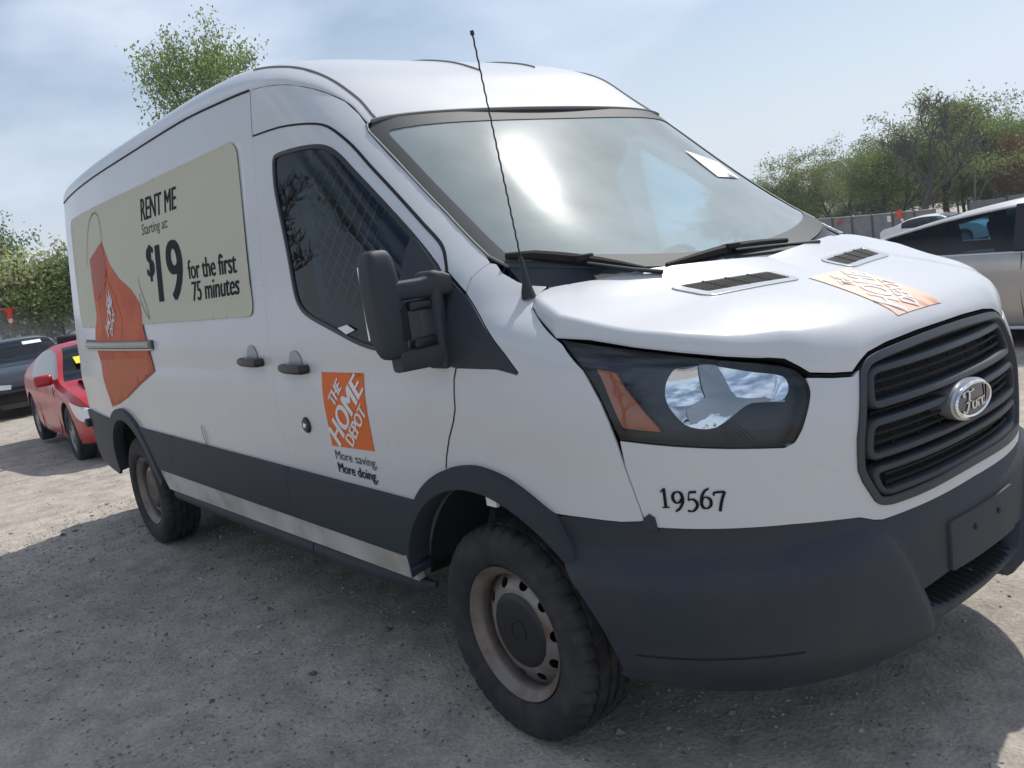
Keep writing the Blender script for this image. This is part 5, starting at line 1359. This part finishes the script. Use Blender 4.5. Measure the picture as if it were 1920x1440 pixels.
# papers and cones on the fence
def fence_pt(az, D_, dz=0): return None
for (xx, zz, w, h, lab) in ((-28.4, .22, .24, .36, 'white notice pinned low on the grey fence beside the red flag'), (-24.26, .24, .22, .34, 'white notice pinned on the grey fence beside the hanging cone')):
    b = MB(); b.box((xx, FY-.028, zz), (w, .012, h)); o = b.build('notice', 'paper', None, smooth=False); tag(o, lab, 'notice')
b = MB(); b.add([(-27.55, FY-.09, .38), (-27.3, FY-.10, .50), (-27.05, FY-.17, .54), (-27.25, FY-.11, .36), (-27.45, FY-.15, .18), (-27.55, FY-.10, .22)], [(0, 1, 3, 5), (1, 2, 3), (3, 4, 5)])
tag(b.build('warning_flag', 'flag_red', None, smooth=False), 'torn red flag hanging on the grey panel fence', 'flag')
def cone(label, loc, rot, h=.72):
    r = thing('traffic_cone', label, 'traffic cone', loc); r.rotation_euler = rot
    b = MB(); b.lathe([(.165, .03), (.11, h*.33), (.072, h*.62), (.030, h), (.0, h)], axis='z', seg=24); b.build('cone_body', 'cone_orange', r)
    b = MB(); b.lathe([(.083, h*.58), (.054, h*.80)], axis='z', seg=24); b.build('reflective_collar', 'paper', r)
    b = MB(); b.box((0, 0, .015), (.40, .40, .03), bev=.01); b.build('cone_base', 'cone_orange', r)
cone('orange cone hung upside down on the grey panel fence', (-23.6, FY-.25, .60), (R(180), R(-24), 0), .85)
# chain-link fence behind the parked cars on the left
cf = thing('chain_link_fence', 'chain-link fence with grey-green privacy slats behind the black sedan', 'fence', (0, 0, 0))
FX = -33.
zf = lambda y: 2.0
ys = np.arange(-4, 34, 3.0)
for y in ys:
    b = MB(); b.tube([(FX, y, gflat(FX, y)-.2), (FX, y, 2.06)], .045, 8); b.build('post', 'fence_post', cf)
for y in ys[:-1]:
    b = MB(); V = []; F = []; g0 = gflat(FX, y+1.5)
    for i in range(62):
        yy = y+.05+i*.0475; n_ = len(V); V += [(FX+.01, yy, g0), (FX+.01, yy+.034, g0), (FX+.01, yy+.034, 1.94), (FX+.01, yy, 1.94)]; F.append((n_, n_+1, n_+2, n_+3))
    b.add(V, F); o = b.build('slat_screen', 'slat_green', cf, smooth=False); o['kind'] = 'stuff'
    b = MB(); V = []
    for i in range(0, 60, 2):
        for s in (-1, 1):
            y0_ = y+i*.05; b.tube([(FX+.03, y0_, 1.0-.98*s), (FX+.03, min(y+3, y0_+1.2), 1.0+.98*s)], .004, 3, cap=False)
    o = b.build('wire_mesh', 'galv', cf, smooth=False); o['kind'] = 'stuff'
b = MB(); b.tube([(FX, -4, 2.0), (FX, 31, 2.0)], .035, 8); b.build('top_rail', 'galv', cf)
cone('orange cone hung upside down on the chain-link fence', (FX+.22, 3.35, 2.0), (R(180), 0, R(20)), .62)

# ================================================================== TREES AND SHRUBS
def leaf_mat(name, c1, c2, c3):
    m = bpy.data.materials.new(name); m.use_nodes = True; t = m.node_tree; b = t.nodes['Principled BSDF']; b.inputs['Roughness'].default_value = .65; b.inputs['Specular IOR Level'].default_value = .25
    g = nd(t, 'ShaderNodeNewGeometry'); r = nd(t, 'ShaderNodeValToRGB'); e = r.color_ramp.elements; e[0].color = (*c1, 1); e[1].color = (*c3, 1); k = e.new(.5); k.color = (*c2, 1)
    t.links.new(g.outputs['Random Per Island'], r.inputs['Fac']); t.links.new(r.outputs['Color'], b.inputs['Base Color'])
    tr = nd(t, 'ShaderNodeBsdfTranslucent'); mx = nd(t, 'ShaderNodeMixShader'); mx.inputs[0].default_value = .45; t.links.new(r.outputs['Color'], tr.inputs['Color'])
    out = t.nodes['Material Output']; t.links.new(b.outputs[0], mx.inputs[1]); t.links.new(tr.outputs[0], mx.inputs[2]); t.links.new(mx.outputs[0], out.inputs['Surface'])
    MATS[name] = m
leaf_mat('leaf_spring', (.12, .19, .05), (.19, .28, .08), (.31, .39, .14))
leaf_mat('leaf_olive', (.14, .18, .06), (.21, .26, .09), (.31, .34, .15))
leaf_mat('leaf_deep', (.08, .13, .045), (.12, .185, .065), (.17, .25, .09))
leaf_mat('leaf_red', (.12, .05, .035), (.17, .075, .045), (.20, .11, .06))
leaf_mat('leaf_pale', (.28, .31, .11), (.46, .48, .21), (.66, .64, .42))
mat('bark', (.085, .08, .075), .9, noise=.4, nscale=6); mat('bark_grey', (.20, .19, .185), .9, noise=.35, nscale=6)
def grow(seed, H, trunk_h, spread, levels=4, r0=.16, up_=.5, kids=(5, 4, 3, 3), wig=.12):
    """branching skeleton: list of (points, radii) and the twig ends"""
    rg = random.Random(seed); segs = []; ends = []
    def branch(p, d, ln, r, lv):
        n = 4 if lv > 1 else 6; P = [p.copy()]; Rr = [r]; q = p.copy(); dd = d.copy()
        for i in range(n):
            dd = (dd+Vector((rg.gauss(0, wig), rg.gauss(0, wig), rg.gauss(.05*up_, wig*.6)))).normalized(); q = q+dd*ln/n; P.append(q.copy()); Rr.append(r*(1-.55*(i+1)/n))
        segs.append((P, Rr, lv))
        if lv >= levels: ends.append((P[-1], dd)); ends.append((P[2], dd)); return
        kn = kids[lv]
        for k in range(kn):
            t = (.45+.55*(k+rg.random()*.6)/kn) if lv == 0 else (.3+.7*(k+rg.random())/kn); t = min(t, 1.0); i = min(int(t*n), n-1); f = t*n-i
            bp_ = P[i].lerp(P[i+1], f); a = rg.random()*2*math.pi+k*2.4
            side = Vector((math.cos(a), math.sin(a), 0)); side = (side-dd*side.dot(dd)).normalized()
            nd_ = (dd*(.75-.25*spread)+side*spread*(.7+.4*rg.random())+Vector((0, 0, .25*up_))).normalized()
            branch(bp_, nd_, ln*(.52+.22*rg.random())*(1 if lv else .8), max(.006, Rr[i]*.6), lv+1)
        ends.append((P[-1], dd))
    branch(Vector((0, 0, 0)), Vector((rg.gauss(0, .04), rg.gauss(0, .04), 1)).normalized(), trunk_h, r0, 0)
    mz = max(p.z for s in segs for p in s[0]); k = H/mz
    segs = [([p*k for p in P], [r for r in Rr], lv) for P, Rr, lv in segs]; ends = [(p*k, d) for p, d in ends]
    return segs, ends
def tree_proto(seed, H, trunk_h, spread, leaf, nleaf, lsize, clump, levels=4, r0=.16, bark='bark', kids=(5, 4, 3, 3), up_=.5, twig=.012):
    segs, ends = grow(seed, H, trunk_h, spread, levels, r0, up_, kids)
    b = MB()
    for P, Rr, lv in segs: b.tube(P, [max(twig if lv > 2 else .02, r) for r in Rr], 7 if lv < 1 else (5 if lv < 3 else 3), cap=False)
    tm = bpy.data.meshes.new('trunk'); tm.from_pydata(b.v, [], b.f); tm.update(); tm.polygons.foreach_set('use_smooth', [True]*len(tm.polygons)); tm.materials.append(MATS[bark])
    cm = None
    if nleaf:
        rg = np.random.RandomState(seed); E = np.array([tuple(p) for p, d in ends]); n = nleaf
        pick = E[rg.randint(0, len(E), n)]; pos = pick+rg.randn(n, 3)*clump*np.array([1, 1, .8])
        a = rg.randn(n, 3); a /= np.linalg.norm(a, axis=1)[:, None]; c = np.cross(a, rg.randn(n, 3)); c /= np.linalg.norm(c, axis=1)[:, None]
        s = lsize*(.6+.8*rg.rand(n))[:, None]
        V = np.stack([pos-a*s, pos+c*s*.55, pos+a*s, pos-c*s*.55], 1).reshape(-1, 3); F = np.arange(4*n).reshape(-1, 4)
        cm = bpy.data.meshes.new('crown'); cm.from_pydata(V.tolist(), [], F.tolist()); cm.update(); cm.materials.append(MATS[leaf])
    return tm, cm
def plant(name, proto, label, loc, rz, sc, cat='tree', group=None):
    r = thing(name, label, cat, loc, rz, group); tm, cm = proto; s = sc if hasattr(sc, '__len__') else (sc, sc, sc); r.scale = s
    o = bpy.data.objects.new('trunk', tm); C.objects.link(o); o.parent = r
    if cm: o = bpy.data.objects.new('crown', cm); C.objects.link(o); o.parent = r
    return r
T_young = tree_proto(11, 12.4, 6.0, .62, 'leaf_spring', 22000, .074, .30, levels=4, r0=.17, kids=(7, 5, 4, 3), up_=.75, twig=.012)
T_a = tree_proto(21, 12, 5.2, .75, 'leaf_spring', 9500, .11, .40, levels=4, r0=.2, kids=(6, 4, 3, 3))
T_b = tree_proto(22, 12, 5.0, .85, 'leaf_olive', 8500, .11, .38, levels=4, r0=.2, kids=(6, 4, 3, 3))
T_c = tree_proto(23, 11, 4.2, .65, 'leaf_deep', 6000, .11, .38, levels=4, r0=.17, kids=(6, 4, 4, 3))
T_bare = tree_proto(24, 14, 4.6, .72, None, 0, 0, 0, levels=5, r0=.42, bark='bark', kids=(5, 4, 4, 3, 3), up_=.95, twig=.026)
T_red = tree_proto(25, 9, 3.4, .75, 'leaf_red', 4200, .11, .36, levels=4, r0=.15, kids=(6, 4, 3, 3))
T_thin = tree_proto(26, 11, 6.5, .55, 'leaf_olive', 2600, .10, .42, levels=4, r0=.13, kids=(5, 3, 3, 2), bark='bark_grey')
def at(az, D_):
    x = CAM[0]+D_*math.cos(R(az)); y = CAM[1]+D_*math.sin(R(az)); return x, y
def stand(name, proto, label, az, D_, top_tan, H0, rz, cat='tree', group=None, wide=1.0):
    x, y = at(az, D_); g = gflat(x, y); h = CAM[2]+top_tan*(1.08 if D_ > 60 else 1.0)*D_-g; s = h/H0
    return plant(name, proto, label, (x, y, g-.1), rz, (s*wide, s*wide, s), cat, group)
stand('young_tree', T_young, 'airy light green tree rising above the white van roof', 158.4, 41, .268, 12.4, 1.0, wide=.84)
# woods beyond the panel fence
wd = 'trees in the woods beyond the panel fence'
rt_ = random.Random(3)
spots = [('olive_tree', T_b, 'rounded olive tree at the low end of the woods by the windshield edge', 125.0, 72, .060, 12, 1.0),
 ('leafy_tree', T_c, 'dense mid green tree at the low end of the woods', 123.4, 70, .040, 11, .9),
 ('olive_tree', T_b, 'tall rounded olive tree between the big bare tree and the low end of the woods', 119.9, 74, .068, 12, .95),
 ('leafy_tree', T_a, 'light green tree rising close beside the big bare tree', 114.7, 76, .086, 12, 1.1),
 ('olive_tree', T_b, 'tall olive tree at the high end of the woods', 111.4, 72, .088, 12, 1.0),
 ('bare_tree', T_bare, 'big bare grey tree with a broad fan of leafless branches', 116.4, 64, .0950, 14, 1.0),
 ('red_tree', T_red, 'reddish brown leafed tree at the edge of the woods', 110.6, 72, .045, 9, .9),
 ('leafy_tree', T_c, 'dark green tree standing behind the white sedan', 117.9, 72, .045, 11, .9)]
for nm, pr, lab, az, D_, tt, H0, wd_ in spots: stand(nm, pr, lab, az, D_, tt, H0, rt_.random()*6, 'tree', wd, wd_)
fill = [(T_thin, 'thin_tree', 'thin half bare tree in the woods beyond the panel fence', 11), (T_a, 'leafy_tree', 'light green leafy tree deep in the woods beyond the fence', 12), (T_c, 'leafy_tree', 'dark green bushy tree deep in the woods beyond the fence', 11), (T_b, 'olive_tree', 'olive leafed tree deep in the woods beyond the fence', 12)]
for i in range(36):
    az = 127.5-19.5*(i+.5*rt_.random())/36; D_ = 68+34*rt_.random(); base = np.interp(az, [109, 111, 113, 115, 117, 118.5, 120, 121.5, 122.6, 123.5, 125, 127.5], [.086, .084, .076, .074, .072, .055, .055, .036, .024, .026, .045, .045])
    pr, nm, lab, H0 = fill[[0, 1, 0, 2, 0, 3, 0, 1][i % 8]]
    stand(nm, pr, lab, az, D_, base*(.55+.42*rt_.random()), H0, rt_.random()*6, 'tree', wd, 1.0)
for i in range(16):   # understorey
    az = 127-18*(i+rt_.random())/16; stand('understorey_bush', (T_c, T_b, T_b)[i % 3], 'low dark bush growing along the foot of the woods', az, 72+20*rt_.random(), .002+.020*rt_.random(), 11.5, rt_.random()*6, 'bush', 'bushes at the foot of the woods', 2.0)
# shrubs over the chain-link fence
S_p = tree_proto(31, 4.6, 1.3, .55, 'leaf_pale', 3600, .085, .34, levels=3, r0=.05, kids=(9, 6, 4), up_=1.1)
S_d = tree_proto(32, 4.6, 1.5, .6, 'leaf_spring', 3800, .09, .34, levels=3, r0=.06, kids=(9, 6, 4), up_=1.0)
for i, (az, D_, tt, pr, lab) in enumerate(((171.6, 37.5, .078, S_d, 'green leafy shrub overtopping the chain-link fence'), (170.4, 39, .085, S_p, 'pale yellow-green shrub tallest above the chain-link fence'), (169.3, 37, .074, S_p, 'pale yellow-green shrub behind the fence above the red coupe'), (168.4, 38.5, .078, S_p, 'pale shrub with whitish tips behind the chain-link fence'), (167.2, 37, .068, S_d, 'green shrub behind the fence where the van hides it'), (170.0, 36, .045, S_p, 'low pale shrub close behind the chain-link fence'), (168.6, 35.8, .042, S_d, 'low green shrub close behind the chain-link fence'), (166.0, 38, .06, S_p, 'pale shrub behind the fence beyond the van tail'))):
    stand('shrub', pr, lab, az, D_, tt*.88, 4.6, i*1.3, 'shrub', 'shrubs behind the chain-link fence', 1.1)
stand('leafy_tree', T_c, 'dark green tree standing above the shrubs at the chain-link fence', 172.3, 46, .118, 11, 2.0, 'tree', None, .8)
# trees across the lot, mirrored in the van windows
for i, (x, y, h, pr, H0) in enumerate(((-22, -22, 14, T_bare, 14), (-15, -24, 14, T_thin, 11), (-9, -21, 14, T_bare, 14), (-3, -24, 15, T_thin, 11), (4, -22, 13, T_bare, 14), (-30, -20, 13, T_thin, 11), (-38, -14, 12, T_bare, 14))):
    plant('lot_tree', pr, 'tree along the open side of the lot, mirrored in the van glass', (x, y, gflat(x, y)-.1), i*1.7, h/H0, 'tree', 'trees along the open side of the lot')

# HAZE: a thin even veil of air over the whole lot
hm = bpy.data.materials.new('haze_air'); hm.use_nodes = True; t = hm.node_tree; t.nodes.clear()
pv = nd(t, 'ShaderNodeVolumePrincipled'); pv.inputs['Color'].default_value = (.90, .95, 1.0, 1); pv.inputs['Density'].default_value = .0006; pv.inputs['Anisotropy'].default_value = .2
t.links.new(pv.outputs[0], nd(t, 'ShaderNodeOutputMaterial').inputs['Volume']); MATS['haze_air'] = hm
hb = MB(); hb.box((0, 0, 7.5), (860, 860, 25.)); tag(hb.build('haze', 'haze_air', smooth=False), 'thin pale haze over the lot', 'haze', kind='stuff')
